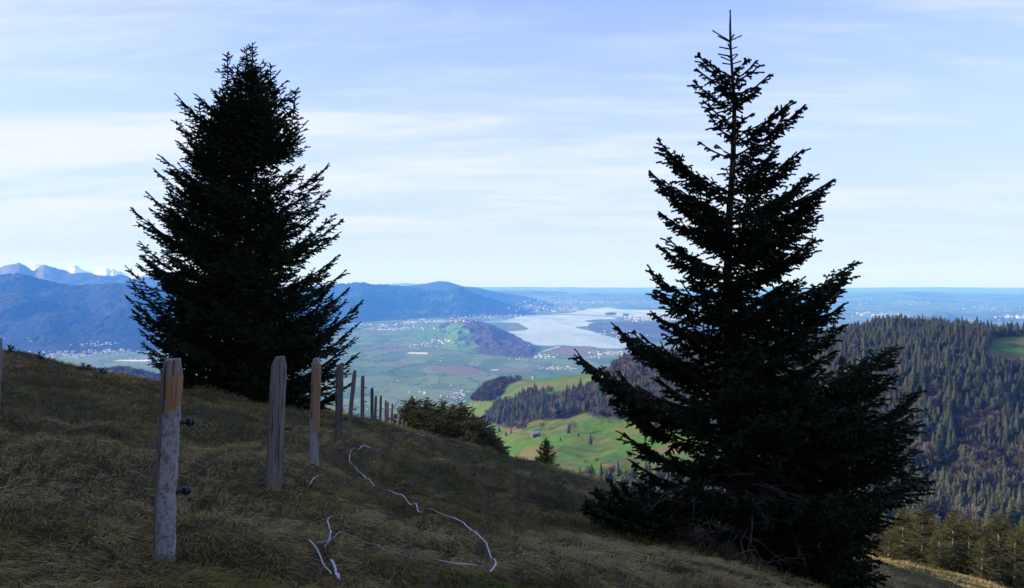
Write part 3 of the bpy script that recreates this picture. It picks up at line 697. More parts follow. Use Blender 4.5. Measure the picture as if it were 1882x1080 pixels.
    def mesh(s, name, m, spikes=6):
        B = np.vstack(s.B); D = np.vstack(s.D); L = np.concatenate(s.L)[:, None]; W = np.concatenate(s.W)[:, None]; n = len(B); rg = s.rg
        A = nrm(np.cross(D, nrm(rg.normal(0, 1, (n, 3))))); C = np.cross(D, A)
        V = []; Q = []; T = []
        for ax in ((A, C) if spikes >= 0 else (A,)):
            base = len(V)
            V += [B-ax*W*0.30, B+ax*W*0.30, B+D*L+ax*W*0.36, B+D*L-ax*W*0.36]
            Q.append((base, base+1, base+2, base+3))
        for i in range(max(spikes, 0)):
            th = i*2.4+rg.uniform(-.3, .3, (n, 1)); r = A*np.cos(th)+C*np.sin(th); t = (i+0.3+rg.uniform(0, .6, (n, 1)))/spikes
            base = len(V); p = B+D*L*t
            V += [p-D*0.10*W, p+D*0.16*W, p+D*L*0.16+r*W*0.62]
            T.append((base, base+1, base+2))
        k = len(V); VV = np.stack(V, 1).reshape(-1, 3)
        off = (np.arange(n)*k)[:, None, None]
        F = [(off+np.array(Q)[None]).reshape(-1, 4)]
        if T: F.append((off+np.array(T)[None]).reshape(-1, 3))
        return meshdata(name, VV, F, m, smooth=False)

def big_spruce(label, group, depth, trunk_px, trunk_r, env, tips, leaders, crown, nrand, ktop, kbot, spikes, extra=None, seed=1, dz=0.0):
    rg = np.random.default_rng(seed)
    tp = np.array([P(x, y, depth) for x, y in trunk_px]); order = np.argsort(-tp[:, 2]); tp = tp[order]
    base = tp[-1].copy()
    env = np.array(env, float); ez = np.array([P(941, y, depth)[2] for y in env[:, 0]])
    eL = np.array([P(x, y, depth)[0] for y, x in env[:, :2]]); eR = np.array([P(x, y, depth)[0] for y, x in zip(env[:, 0], env[:, 2])])
    ztop, zbot = tp[0, 2], tp[-1, 2]; zfill = P(941, 118, depth)[2]
    txy = lambda z: np.array([np.interp(-z, -tp[:, 2], tp[:, 0]), np.interp(-z, -tp[:, 2], tp[:, 1])])
    kk = lambda z: ktop+(kbot-ktop)*np.clip((ztop-z)/(ztop-zbot), 0, 1)**0.8
    def grow(tip, k=None, sag=None, t0=0.14):
        z = tip[2]; c = txy(z); r = math.hypot(tip[0]-c[0], tip[1]-c[1])
        za = np.clip(z-(kk(z)*rg.uniform(0.7, 1.25) if k is None else k)*r, zbot+0.25, ztop-0.12); c = txy(za); fr = (ztop-za)/(ztop-zbot)
        b = np.array([c[0], c[1], za])
        crown.bough(b, tip, (0.10+0.10*fr) if sag is None else sag, 0.013, t0)
    for q in tips:
        x, y = q[:2]; w = P(x, y, depth); c = txy(w[2]); r = abs(w[0]-c[0])
        dy = (q[2] if len(q) > 2 else rg.uniform(-0.35, 0.35))*r
        grow(P(x, y, depth+dy))
    i = 0
    while i < nrand:
        z = zbot+(zfill-zbot)*(rg.uniform(0, 1)**0.95)
        l = np.interp(-z, -ez, eL); r_ = np.interp(-z, -ez, eR); c = txy(z); ph = rg.uniform(0, 2*math.pi)
        cx = (l+r_)/2; hw = (r_-l)/2
        cosp, sinp = math.cos(ph), math.sin(ph)
        f = rg.uniform(0.42, 1.0)
        tip = np.array([cx*1.0+hw*cosp*f, c[1]+hw*sinp*f*0.95, z])
        grow(tip); i += 1
    for a, b, nk, mr in leaders: crown.leader(P(*a), P(*b), nk, 0.16, mr)
    root = empty('spruce_tree', tuple(base)); tag(root, label, 'tree', group)
    def put(name, me):
        o = obj(name, me, root); o.matrix_parent_inverse.identity(); o.location = (-base[0], -base[1], -base[2]); return o
    tm = MB(); pts = np.vstack([tp, tp[-1]-np.array([0, 0, 0.6])]); dist = np.r_[0, np.cumsum(np.linalg.norm(np.diff(pts, axis=0), axis=1))]
    s_ = np.linspace(0, dist[-1], 40); pp = np.stack([np.interp(s_, dist, pts[:, i]) for i in range(3)], 1)
    tm.tube(pp, 0.006+trunk_r*(s_/dist[-1])**0.9, 10)
    put('trunk', tm.mesh('spruce_trunk', [M_BARK], True))
    put('branches', crown.wood.mesh('spruce_branches', [M_BARK]))
    put('foliage', crown.mesh('spruce_foliage', M_NEEDLE, spikes))
    if extra is not None: put('dead_branches', extra)
    return root

# right-hand spruce, about eleven metres away
DR = 11.5
envR = [(20, 1342, 1342), (75, 1330, 1352), (98, 1325, 1360), (112, 1302, 1385), (135, 1292, 1400), (160, 1290, 1402), (185, 1306, 1385), (205, 1316, 1372), (235, 1314, 1380), (255, 1318, 1440), (300, 1318, 1462),
        (325, 1268, 1450), (350, 1232, 1470), (400, 1222, 1488), (440, 1238, 1478), (480, 1228, 1500), (520, 1218, 1535), (560, 1208, 1530), (600, 1198, 1535), (640, 1172, 1600), (700, 1125, 1648), (760, 1145, 1662), (820, 1165, 1668), (880, 1185, 1655), (930, 1215, 1610), (975, 1290, 1600), (1010, 1350, 1590)]
tipsR = [(1287, 105), (1300, 112), (1278, 152), (1284, 130), (1393, 122), (1411, 140), (1384, 118), (1370, 116), (1296, 188), (1302, 205), (1312, 222), (1378, 212), (1372, 240),
         (1452, 188), (1476, 196), (1432, 205), (1415, 215), (1212, 260), (1220, 275), (1290, 264), (1197, 318), (1208, 335), (1472, 278), (1460, 300), (1488, 325), (1528, 332), (1512, 350), (1215, 392), (1506, 398), (1500, 372), (1230, 440), (1212, 452), (1495, 440), (1480, 465),
         (1568, 482), (1550, 500), (1545, 520), (1198, 500), (1204, 540), (1546, 562), (1200, 575), (1133, 602, 0.1), (1150, 625), (1185, 620), (1545, 600), (1645, 637, 0.2), (1630, 660), (1060, 655, 0.0), (1078, 672, 0.15), (1110, 700), (1640, 690), (1688, 716, 0.1), (1670, 740), (1130, 740), (1690, 775, -0.1), (1150, 800), (1702, 876, 0.05), (1690, 860), (1165, 850), (1680, 830), (1180, 890), (1650, 900), (1610, 950)]
crR = Crown(0.105, 0.036, 0.085, 0.080, 5, lenk=0.32, hang=0.50, maxlen=0.60); crR.fork = True
def dead_mesh():
    mb = MB(); rg = np.random.default_rng(77)
    def twig(p, d, L, r, lv):
        n = 6; pts = [np.array(p, float)]; dd = np.array(d, float)
        for i in range(n):
            dd = nrm(dd+rg.normal(0, 0.20, 3)+np.array([0, 0, -0.06])); pts.append(pts[-1]+dd*L/n)
        pts = np.array(pts); mb.tube(pts, np.linspace(r, r*0.35, n+1), 4, 0, False)
        if lv > 0:
            for k in range(5 if lv > 1 else 4):
                i = rg.integers(1, n); q = nrm(dd*0.6+rg.normal(0, 0.7, 3)); q[2] *= 0.5
                twig(pts[i], q, L*rg.uniform(0.3, 0.55), r*0.55, lv-1)
    for k in range(34):
        py = rg.uniform(900, 975); a = P(1345+rg.uniform(-20, 60), py-rg.uniform(0, 60), DR)
        e = P(rg.uniform(1185, 1560), py+rg.uniform(0, 45), DR-rg.uniform(0.3, 1.9)); d = e-a
        twig(a, d/np.linalg.norm(d), np.linalg.norm(d), 0.014, 2)
    for a, e in [((1600, 860, DR), (1690, 950, DR-.8)), ((1560, 740, DR), (1705, 700, DR)), ((1600, 820, DR), (1720, 905, DR-.2)), ((1620, 900, DR), (1740, 975, DR-.2))]:
        a = P(*a); e = P(*e); d = e-a; twig(a, d/np.linalg.norm(d), np.linalg.norm(d), 0.008, 2)
    return mb.mesh('dead_branches', [M_DEAD])
crR.stick(P(1345, 125, DR), P(1342, 18, DR), 0.030)
for a, b in [((1341, 75), (1310, 56)), ((1341, 76), (1320, 66)), ((1341, 75), (1363, 65)), ((1342, 74), (1349, 63)), ((1341, 77), (1328, 70)), ((1342, 90), (1322, 86)), ((1342, 91), (1354, 86)), ((1343, 103), (1320, 99)), ((1343, 103), (1354, 99)), ((1343, 92), (1338, 80)), ((1344, 112), (1325, 104)), ((1344, 112), (1356, 100)), ((1344, 118), (1362, 112)), ((1344, 118), (1328, 116)), ((1344, 108), (1336, 101))]:
    crR.stick(P(*a, DR), P(*b, DR+random.uniform(-.15, .15)), 0.030)
lowR = [(1560, 1015, -.3), (1600, 1000, -.2), (1622, 1060, -.3), (1612, 1090, -.4), (1570, 1085, -.5), (1530, 1060, -.5), (1500, 1010, -.6), (1590, 1040, -.2), (1480, 990, -.7), (1550, 1040, -.4), (1610, 1030, -.1)]
big_spruce('tall dark spruce on the right, open crown, bare leader and dead twigs at its foot', None, DR,
           [(1342, 20), (1341, 60), (1345, 120), (1350, 200), (1347, 300), (1340, 400), (1337, 520), (1338, 640), (1342, 760), (1352, 900), (1362, 1010)], 0.115,
           envR, tipsR+lowR, [], crR, 225, 0.80, 0.22, 8, dead_mesh(), seed=3)

# left-hand spruce, several leaders
DL = 24.0
envL = [(85, 455, 466), (110, 445, 478), (150, 430, 500), (190, 378, 522), (230, 352, 530), (270, 342, 524), (310, 305, 528), (350, 290, 560), (400, 262, 600), (450, 264, 608), (500, 250, 620), (550, 252, 640), (600, 268, 636), (650, 290, 632), (680, 345, 630), (740, 385, 605), (770, 410, 590)]
tipsL = [(332, 183), (363, 176), (390, 200), (326, 225), (330, 262), (545, 165), (540, 200), (525, 150), (510, 135), (547, 237), (541, 262), (300, 290), (285, 312), (545, 312), (600, 307), (590, 330), (557, 306), (272, 355), (290, 372), (603, 350), (585, 372), (243, 384), (255, 410), (614, 395), (628, 405), (620, 430), (258, 445), (262, 470), (622, 470), (232, 490), (240, 515), (634, 498), (233, 545), (245, 570), (665, 553), (655, 575), (640, 530), (250, 585), (262, 610), (655, 598), (650, 622), (262, 632), (275, 655), (285, 645), (655, 652), (640, 680), (300, 660), (350, 660), (330, 655), (380, 700), (360, 690), (650, 700), (620, 720)]
crL = Crown(0.17, 0.052, 0.15, 0.14, 9, lenk=0.33, hang=0.45, maxlen=0.75); crL.fork = True; crL.forkmin = 1.2
big_spruce('broad dense dark spruce on the left with several pointed leaders, behind the fence posts', None, DL,
           [(464, 78), (463, 150), (460, 260), (457, 400), (455, 560), (455, 780)], 0.20,
           envL, tipsL, [((420, 300, DL), (418, 97, DL-.2), 0.24, 0.6), ((447, 300, DL), (453, 86, DL+.3), 0.26, 0.8), ((462, 330, DL), (464, 79, DL), 0.28, 0.9), ((500, 300, DL), (497, 118, DL+.2), 0.26, 0.7), ((437, 300, DL), (436, 120, DL), 0.25, 0.7), ((480, 300, DL-.4), (479, 125, DL-.6), 0.28, 0.8), ((530, 300, DL), (543, 168, DL), 0.25, 0.5), ((380, 320, DL), (366, 190, DL), 0.25, 0.5)],
           crL, 470, 0.78, 0.35, 3, None, seed=4)

# ------------------------------------------------------------------ generic conifers at middle distance
def conifer_parts(h, r, seed, coarse=1.0, m=None, bark=None, low=0.08, ragged=0.25, hang=0.30, n=None, round_=0.85):
    rg = np.random.default_rng(seed)
    c = Crown(0.20*coarse, 0.10*coarse, 0.24*coarse, 0.22*coarse, seed, lenk=0.36, hang=hang, maxlen=0.9*coarse**0.5)
    n = n or int(26+h*9/coarse)
    for i in range(n):
        t = rg.uniform(0, 1)**0.85; z = h*(low+(1-low)*(1-t)*0.99)
        rr = r*(t**round_)*rg.uniform(1-ragged*1.4, 1.0+ragged*0.35)+0.04*h*0.3; ph = rg.uniform(0, 6.283)
        k = 0.55-0.5*t
        c.bough((0, 0, max(0.1, z-k*rr)), (math.cos(ph)*rr, math.sin(ph)*rr, z), 0.12, 0.008, 0.12)
    c.leader((0, 0, h*0.75), (0, 0, h), 0.30, 0.25*coarse, r*0.35)
    t = MB(); t.tube([(0, 0, -1.0), (0, 0, h*0.3), (0, 0, h*0.95)], [0.018*h+.03, 0.013*h+.02, 0.01], 8)
    return c.mesh('conifer_foliage', m or M_NEEDLE2, 0), t.mesh('conifer_trunk', [bark or M_BARK], True)
def place_conifer(name, label, cat, group, parts, loc, rz, sc, squash=1.0):
    r = empty(name, tuple(loc), rz); r.scale = (sc*squash, sc*squash, sc); tag(r, label, cat, group)
    obj('crown', parts[0], r); obj('trunk', parts[1], r); return r
def ground(x, y): return float(H(np.array([x]), np.array([y]))[0])

young = [conifer_parts(5.0, 1.75, 100+i, 0.6, M_NEEDLE2, ragged=0.3, round_=0.62, n=230) for i in range(3)]
G_Y = 'young spruces in a thicket below the fence'
# column, row of the tip, distance, width factor, label
thick = [(757, 727, 58, 0.85, 'young spruce at the left end of the thicket, rising beside the last fence posts'),
         (785, 729, 63, 0.75, 'slim young spruce, second from the left end of the thicket'),
         (812, 733, 60, 0.9, 'olive green young spruce at the highest point of the thicket'),
         (826, 750, 54, 1.0, 'bushy young spruce in front of the middle of the thicket'),
         (848, 738, 66, 1.0, 'young spruce with pointed tip at the back of the thicket'),
         (868, 762, 56, 1.0, 'dark young spruce right of the middle of the thicket'),
         (800, 762, 52, 1.1, 'short broad young spruce low in front of the thicket'),
         (845, 775, 52, 1.1, 'short dark spruce touching the grass in the front of the thicket'),
         (888, 782, 55, 1.0, 'dark young spruce, second from the right end of the thicket'),
         (903, 800, 52, 0.9, 'lowest dark spruce at the right end of the thicket'),
         (770, 750, 54, 1.0, 'broad young spruce low at the left front of the thicket'),
 (748, 742, 62, 0.8, 'narrow spruce at the far left of the thicket half hidden by its neighbour'), (832, 742, 70, 1.1, 'tall dark spruce showing between two tips at the back of the thicket'), (880, 768, 62, 1.1, 'dark spruce at the back of the right half of the thicket'), (792, 745, 70, 1.0, 'spruce at the back left of the thicket in the gap between tips'), (862, 790, 50, 1.1, 'low spruce bush in the front right of the thicket')]
for i, (px, py, d, wf, lb) in enumerate(thick):
    w = P(px, py, d); g = ground(w[0], d)-0.1; h = w[2]-g
    place_conifer('young_spruce', lb, 'tree', G_Y, young[i % 3], (w[0], d, g), i*1.3, h/5.0, min(2.0, 2.4*wf*(4.2/h if h > 4.2 else 1.0)**0.6))
w = P(1004, 803, 36); g = ground(w[0], 36)-0.15; h = w[2]-g
lone = conifer_parts(2.0, 0.80, 131, 0.42, M_NEEDLE, ragged=0.3, round_=0.75, n=150)
place_conifer('young_spruce', 'small lone dark spruce standing on the grassy edge in front of the green meadow', 'tree', None, lone, (w[0], 36, g), 0.4, h/2.0, 1.0)
# bushy seedling left of the big right spruce
def bush():
    c = Crown(0.085, 0.034, 0.075, 0.07, 55, lenk=0.32, hang=0.10, maxlen=0.4); rg = np.random.default_rng(5)
    b0 = hit(1175, 968)
    for i in range(70):
        ph = rg.uniform(0, 6.28); rr = rg.uniform(0.25, 0.78); zt = rg.uniform(0.12, 0.62)*(1.15-rr*0.7)
        c.bough((rg.normal(0, .12), rg.normal(0, .12), 0.0), (math.cos(ph)*rr*1.15, math.sin(ph)*rr, zt), 0.05, 0.008, 0.2)
    for (x, z) in [(-0.55, .42), (-0.42, .62), (-0.2, 0.55), (0.05, .5), (-0.68, .30)]: c.bough((0, 0, 0.02), (x, 0, z), 0.0, 0.01, 0.2)
    root = empty('spruce_bush', tuple(b0)); tag(root, 'low bushy spruce seedling at the left foot of the tall right spruce', 'bush')
    obj('foliage', c.mesh('bush_foliage', M_NEEDLE, 6), root); obj('stems', c.wood.mesh('bush_stems', [M_BARK]), root)
bush()

# sunlit spruces at the lower right
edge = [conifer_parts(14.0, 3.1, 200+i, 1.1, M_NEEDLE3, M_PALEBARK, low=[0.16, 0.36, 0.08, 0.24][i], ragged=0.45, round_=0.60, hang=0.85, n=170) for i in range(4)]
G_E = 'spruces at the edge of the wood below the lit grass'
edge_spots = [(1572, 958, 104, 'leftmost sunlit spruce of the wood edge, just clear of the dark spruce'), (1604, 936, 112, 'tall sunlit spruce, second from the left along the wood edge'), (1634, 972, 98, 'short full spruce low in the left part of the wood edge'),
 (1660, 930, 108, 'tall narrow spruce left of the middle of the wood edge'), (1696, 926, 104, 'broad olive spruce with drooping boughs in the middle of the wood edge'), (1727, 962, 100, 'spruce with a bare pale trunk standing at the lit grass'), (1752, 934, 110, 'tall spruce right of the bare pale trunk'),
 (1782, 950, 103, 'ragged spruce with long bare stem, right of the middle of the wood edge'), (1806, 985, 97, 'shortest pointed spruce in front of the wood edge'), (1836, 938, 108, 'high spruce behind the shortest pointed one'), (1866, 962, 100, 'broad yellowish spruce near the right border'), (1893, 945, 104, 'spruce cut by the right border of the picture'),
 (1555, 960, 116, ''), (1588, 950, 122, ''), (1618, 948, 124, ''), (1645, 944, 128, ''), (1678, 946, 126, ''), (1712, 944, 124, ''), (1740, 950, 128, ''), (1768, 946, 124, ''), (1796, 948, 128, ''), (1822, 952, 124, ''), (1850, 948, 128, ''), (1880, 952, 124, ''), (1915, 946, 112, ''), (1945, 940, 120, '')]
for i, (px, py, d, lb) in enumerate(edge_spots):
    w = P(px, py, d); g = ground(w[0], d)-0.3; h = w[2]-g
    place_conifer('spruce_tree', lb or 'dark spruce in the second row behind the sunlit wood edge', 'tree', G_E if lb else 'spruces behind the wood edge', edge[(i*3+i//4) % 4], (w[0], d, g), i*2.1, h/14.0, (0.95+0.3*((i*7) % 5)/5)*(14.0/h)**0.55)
print('hero trees', sum(len(o.data.polygons) for o in bpy.data.objects if o.type == 'MESH'))

# ------------------------------------------------------------------ far trees: forests on the slopes
def far_conifer(seed, h=22.0, r=3.6, layers=9, pw=0.75, low=0.14):
    rg = np.random.default_rng(seed); V = []; T = []
    for l in range(layers):
        t = (l+0.5)/layers; z = h*(low+(0.94-low)*(1-t)); rr = r*(t**pw)*rg.uniform(0.7, 1.15); k = 7
        ph = rg.uniform(0, 6.28)
        for j in range(k):
            a = ph+j*6.283/k+rg.uniform(-.25, .25); q = rr*rg.uniform(0.65, 1.15); wd = 0.60*rr+0.35
            c, s_ = math.cos(a), math.sin(a); b = len(V)
            V += [(0.15*c, 0.15*s_, z+0.16*h*(0.5+0.5*t)), (q*0.75*c-wd*s_, q*0.75*s_+wd*c, z-0.2), (q*1.12*c, q*1.12*s_, z-rg.uniform(0.1, 0.9)), (q*0.75*c+wd*s_, q*0.75*s_-wd*c, z-0.2)]
            T += [(b, b+1, b+2), (b, b+2, b+3)]
    b = len(V); V += [(0.3, 0, h*0.8), (-0.15, 0.26, h*0.8), (-0.15, -0.26, h*0.8), (0, 0, h)]; T += [(b, b+1, b+3), (b+1, b+2, b+3), (b+2, b, b+3)]
    nf = len(T)
    b = len(V); V += [(0.32, 0, -2), (-0.16, 0.28, -2), (-0.16, -0.28, -2), (0, 0, h*0.5)]; T += [(b, b+1, b+3), (b+1, b+2, b+3), (b+2, b, b+3)]
    return np.array(V), np.array(T), np.r_[np.zeros(nf, int), np.ones(3, int)]
def far_bare(seed, h=17.0, r=4.2, n=90, flat_=1.0):
    rg = np.random.default_rng(seed); V = []; T = []
    b = 0; V += [(0.3, 0, -2), (-0.15, 0.26, -2), (-0.15, -0.26, -2), (0, 0, h*0.8)]; T += [(0, 1, 3), (1, 2, 3), (2, 0, 3)]
    for i in range(n):
        a = rg.uniform(0, 6.28); z0 = h*rg.uniform(0.22, 0.6); el = rg.uniform(0.3, 1.3); L = h*rg.uniform(0.25, 0.48)
        d = np.array([math.cos(a)*math.cos(el), math.sin(a)*math.cos(el), math.sin(el)*flat_]); p = np.array([d[0]*r*0.35, d[1]*r*0.35, z0]); e = p+d*L
        s_ = np.cross(d, [0.3, 0.5, 0.8])*rg.uniform(0.35, 0.8); b = len(V)
        V += [tuple(p), tuple(e-s_), tuple(e+s_)]; T += [(b, b+1, b+2)]
    return np.array(V), np.array(T), np.r_[np.ones(3, int), np.zeros(n, int)]
FC = [far_conifer(300, 21, 4.6), far_conifer(301, 19, 5.4, 8, 0.55, 0.2), far_conifer(302, 23, 4.2, 10, 0.65, 0.3), far_conifer(303, 16, 5.6, 7, 0.45, 0.16)]; FB = [far_bare(400+i) for i in range(4)]
def as_mesh(g, name, mats): return meshdata(name, g[0], g[1], mats, False, g[2])
FCM = [as_mesh(g, 'far_spruce', [M_FAR, M_PALEBARK]) for g in FC]; FBM = [as_mesh(g, 'far_bare_tree', [M_BARE, M_PALEBARK]) for g in FB]
def merged(name, geos, inst, mats):
    """inst rows: x,y,z,rot,scale,variant,squash"""
    Vs = []; Ts = []; Ms = []; n = 0; inst = np.asarray(inst)
    for k, g in enumerate(geos):
        q = inst[inst[:, 5].astype(int) == k]
        if not len(q): continue
        c, s_ = np.cos(q[:, 3])[:, None], np.sin(q[:, 3])[:, None]; V = g[0]
        X = (V[None, :, 0]*c-V[None, :, 1]*s_)*q[:, 4:5]*q[:, 6:7]+q[:, 0:1]; Y = (V[None, :, 0]*s_+V[None, :, 1]*c)*q[:, 4:5]*q[:, 6:7]+q[:, 1:2]
        Z = V[None, :, 2]*q[:, 4:5]+q[:, 2:3]
        Vs.append(np.stack([X, Y, Z], -1).reshape(-1, 3))
        Ts.append((g[1][None]+(np.arange(len(q))*len(V))[:, None, None]+n).reshape(-1, 3)); Ms.append(np.tile(g[2], len(q))); n += len(q)*len(V)
    return obj(name, meshdata(name, np.vstack(Vs), np.vstack(Ts), mats, False, np.concatenate(Ms)))
def individuals(name, meshes, inst, label, cat, group):
    proto = None
    for r in inst:
        o = bpy.data.objects.new(name, meshes[int(r[5])]); COL.objects.link(o)
        o.location = r[:3]; o.rotation_euler = (0, 0, r[3]); o.scale = (r[4]*r[6], r[4]*r[6], r[4])
        tag(o, label(r) if callable(label) else label, cat, group)

def scatter(n, d0, d1, c0, c1, seed):
    rg = np.random.default_rng(seed)
    d = np.sqrt(rg.uniform(d0*d0, d1*d1, n)); u = rg.uniform((c0-941)/FPX, (c1-941)/FPX, n)
    x = u*d; z = H(x, d); px, py = proj(x, d, z)
    return x, d, z, px, py, rg
def make_forest():
    con = []; bare = []
    Q = [scatter(9500, 1330, 2600, 855, 1480, 1), scatter(15000, 560, 1330, 1040, 2080, 6)]
    x, y, z, px, py = [np.concatenate([a[i], ]+[Q[1][i]]) for i, a in enumerate([Q[0]]*5)]; rg = Q[0][5]
    m = meadow_mask(x, y, z)
    right = (px > 1185) & (y < 1330) & ~m
    clear = fbm(x/85, y/85, 3, 71)
    bz = fbm(x/130, y/130, 3, 72)
    # brown clearings and bare trees at the foot of the right-hand slope
    opening = right & (py > 765) & (px > 1640) & (clear > 0.08)
    center = (px < 1460) & (y > 900) & ~m & (y < 2700)
    keep = (right & ~opening) | center
    keep &= ~((y > 1330) & (px > 1460))
    # strip along meadow edge stays wooded; density thins with distance from the eye
    dens = np.where(y > 1330, np.clip(0.95-1.2*np.maximum(fbm(x/110, y/110, 3, 78), 0), 0.2, 1), np.clip(1.05-0.9*np.maximum(fbm(x/60, y/60, 3, 76), 0), 0.3, 1)); keep &= rg.uniform(0, 1, len(x)) < dens
    isb = np.where(center & (y > 1150), (bz > -0.06) & (rg.uniform(0, 1, len(x)) < 0.8), (bz > 0.28) & (py > 690) & (rg.uniform(0, 1, len(x)) < 0.6)) | (rg.uniform(0, 1, len(x)) < 0.05)
    sc = rg.uniform(0.48, 1.15, len(x))*(1+0.45*fbm(x/45, y/45, 2, 75)); rot = rg.uniform(0, 6.28, len(x)); var = rg.integers(0, 4, len(x)); sq = rg.uniform(0.85, 1.2, len(x))
    A = np.stack([x, y, z, rot, sc, var, sq], 1)
    con.append(A[keep & ~isb]); bare.append(A[keep & isb])
    ob = opening & (rg.uniform(0, 1, len(x)) < 0.42); A2 = A.copy(); A2[:, 4] *= 0.75; bare.append(A2[ob])
    oc = opening & (rg.uniform(0, 1, len(x)) < 0.16); A3 = A.copy(); A3[:, 4] *= 0.6; con.append(A3[oc])
    # strip of small trees under the meadow, just past the grass edge
    x, y, z, px, py, rg = scatter(700, 560, 760, 880, 1330, 2)
    A = np.stack([x, y, z, rg.uniform(0, 6.28, len(x)), rg.uniform(0.45, 0.95, len(x)), rg.integers(0, 4, len(x)), rg.uniform(0.85, 1.1, len(x))], 1)
    k = (py > 873+8*fbm(x/30, y/30, 2, 3)); b = rg.uniform(0, 1, len(x)) < 0.4
    con.append(A[k & ~b]); bare.append(A[k & b])
    # groves down the far left flank
    x, y, z, px, py, rg = scatter(2600, 2500, 3500, -250, 400, 3)
    A = np.stack([x, y, z, rg.uniform(0, 6.28, len(x)), rg.uniform(1.1, 1.8, len(x)), rg.integers(0, 4, len(x)), rg.uniform(1.0, 1.5, len(x))], 1)
    bare.append(A[fbm(x/160, y/160, 2, 44) > -0.15])
    # the round wooded knoll left of the chapel
    x, y, z, px, py, rg = scatter(3000, 2050, 2650, 858, 960, 4)
    A = np.stack([x, y, z, rg.uniform(0, 6.28, len(x)), rg.uniform(0.5, 1.5, len(x)), rg.integers(0, 4, len(x)), rg.uniform(0.9, 1.2, len(x))], 1)
    kk = (px > 868) & (px < 925) & (py < 740) & (((px-897)/28.0)**2+((y-2330)/190.0)**2 < 1)
    bare.append(A[kk])
    con = np.vstack(con); bare = np.vstack(bare)
    # which show largest: nearest ones the camera can see
    def split(A, n):
        px, py = proj(A[:, 0], A[:, 1], A[:, 2]); vis = (px > 5) & (px < 1877) & (py < 1000) & ~((px > 1190) & (px < 1600)) & (py-22*FPX*A[:, 4]/A[:, 1] < 935)
        score = A[:, 4]/A[:, 1]*np.where(vis, 1, 0); idx = np.argsort(-score); return A[idx[:n]], A[idx[n:]]
    ci, cr = split(con, 262); bi, br = split(bare, 270)
    ZC = [('dark spruce in the strip of wood below the green meadow', 'spruces in the strip of wood below the meadow'),
          ('dark green spruce low on the right-hand forest slope, just above the sunlit wood edge', 'spruces low on the right-hand slope'),
          ('dark green spruce halfway up the forest slope on the right', 'spruces halfway up the right-hand slope'),
          ('spruce near the crest of the forest slope on the right', 'spruces near the crest of the right-hand slope')]
    ZB = [('leafless brown tree beside the green meadow and its wood', 'leafless trees by the meadow'),
          ('leafless brown tree low on the right-hand slope, just above the sunlit wood edge', 'leafless trees low on the right-hand slope'),
          ('leafless brown tree in the brown clearing halfway up the right-hand slope', 'leafless trees in the brown clearing on the right'),
          ('leafless brown tree among spruces high on the right-hand slope', 'leafless trees high on the right-hand slope')]
    def zone(r):
        px, py = proj(r[0], r[1], r[2])
        return 0 if px < 1330 else 1 if py > 880 else 2 if py > 740 else 3
    for k in range(4):
        q = [r for r in ci if zone(r) == k]
        if q: individuals('spruce_tree', FCM, np.array(q), ZC[k][0], 'tree', ZC[k][1])
        q = [r for r in bi if zone(r) == k]
        if q: individuals('bare_tree', FBM, np.array(q), ZB[k][0], 'tree', ZB[k][1])
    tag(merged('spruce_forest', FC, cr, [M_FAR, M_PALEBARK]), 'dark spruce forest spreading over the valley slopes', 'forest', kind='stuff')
    tag(merged('bare_wood', FB, br, [M_BARE, M_PALEBARK]), 'brown leafless woodland patches between the spruces', 'woodland', kind='stuff')
    print('forest', len(con), len(bare))
make_forest()
def valley_hit(px, py, d0=500, d1=3500):
    d = np.geomspace(d0, d1, 2500); w = np.array([P(px, py, q) for q in d]); h = H(w[:, 0], w[:, 1]); b = np.where(w[:, 2] < h)[0]
    i = b[0] if len(b) else len(d)-1
    return np.array((w[i, 0], w[i, 1], h[i]))
# trees standing singly in the meadow: base column,row, height in photo pixels, kind
singles = [(1085, 820, 27, 0, 'tall pointed spruce alone in the meadow, casting a long shadow to the right'),
           (1045, 800, 24, 0, 'spruce beside a leafless tree below the forest edge in the meadow'),
           (1053, 797, 26, 1, 'leafless tree right of a spruce below the forest edge'),
           (1063, 803, 13, 0, 'small round spruce in the middle of the meadow'),
           (1030, 812, 12, 0, 'tiny spruce low in the middle of the meadow'),
           (930, 803, 13, 0, 'left one of two small spruces in the meadow'), (939, 800, 13, 0, 'right one of two small spruces in the meadow'),
           (963, 797, 24, 1, 'large leafless tree right of the dark barn'), (955, 793, 20, 1, 'pale leafless tree close to the dark barn'),
           (991, 804, 13, 0, 'small spruce touching the grey barn'), (985, 772, 9, 0, 'smallest spruce near the upper forest edge of the meadow'),
           (996, 792, 18, 1, 'pale leafless tree above the grey barn'), (950, 776, 12, 1, 'small leafless tree high in the meadow left of the forest point'),
           (1098, 853, 14, 1, 'thin leafless tree low in the meadow'), (1077, 855, 12, 1, 'bare shrub low in the meadow'),
           (917, 795, 16, 0, 'spruce at the left edge of the meadow'), (907, 805, 26, 0, 'dark spruce at the lower left rim of the meadow'), (900, 800, 22, 0, 'dark spruce behind the thicket at the left rim of the meadow'),
           (857, 727, 11, 0, 'small dark spruce beside the village houses')]
for i, (px, py, hp, kd, lb) in enumerate(singles):
    w = valley_hit(px, py) ; sc = hp*w[1]/FPX/(22.0 if kd == 0 else 16.0)
    o = obj('spruce_tree' if kd == 0 else 'bare_tree', (FCM if kd == 0 else FBM)[i % 4], None, tuple(w)); o.scale = (sc*0.95, sc*0.95, sc); o.rotation_euler[2] = i*1.1
    tag(o, lb, 'tree')
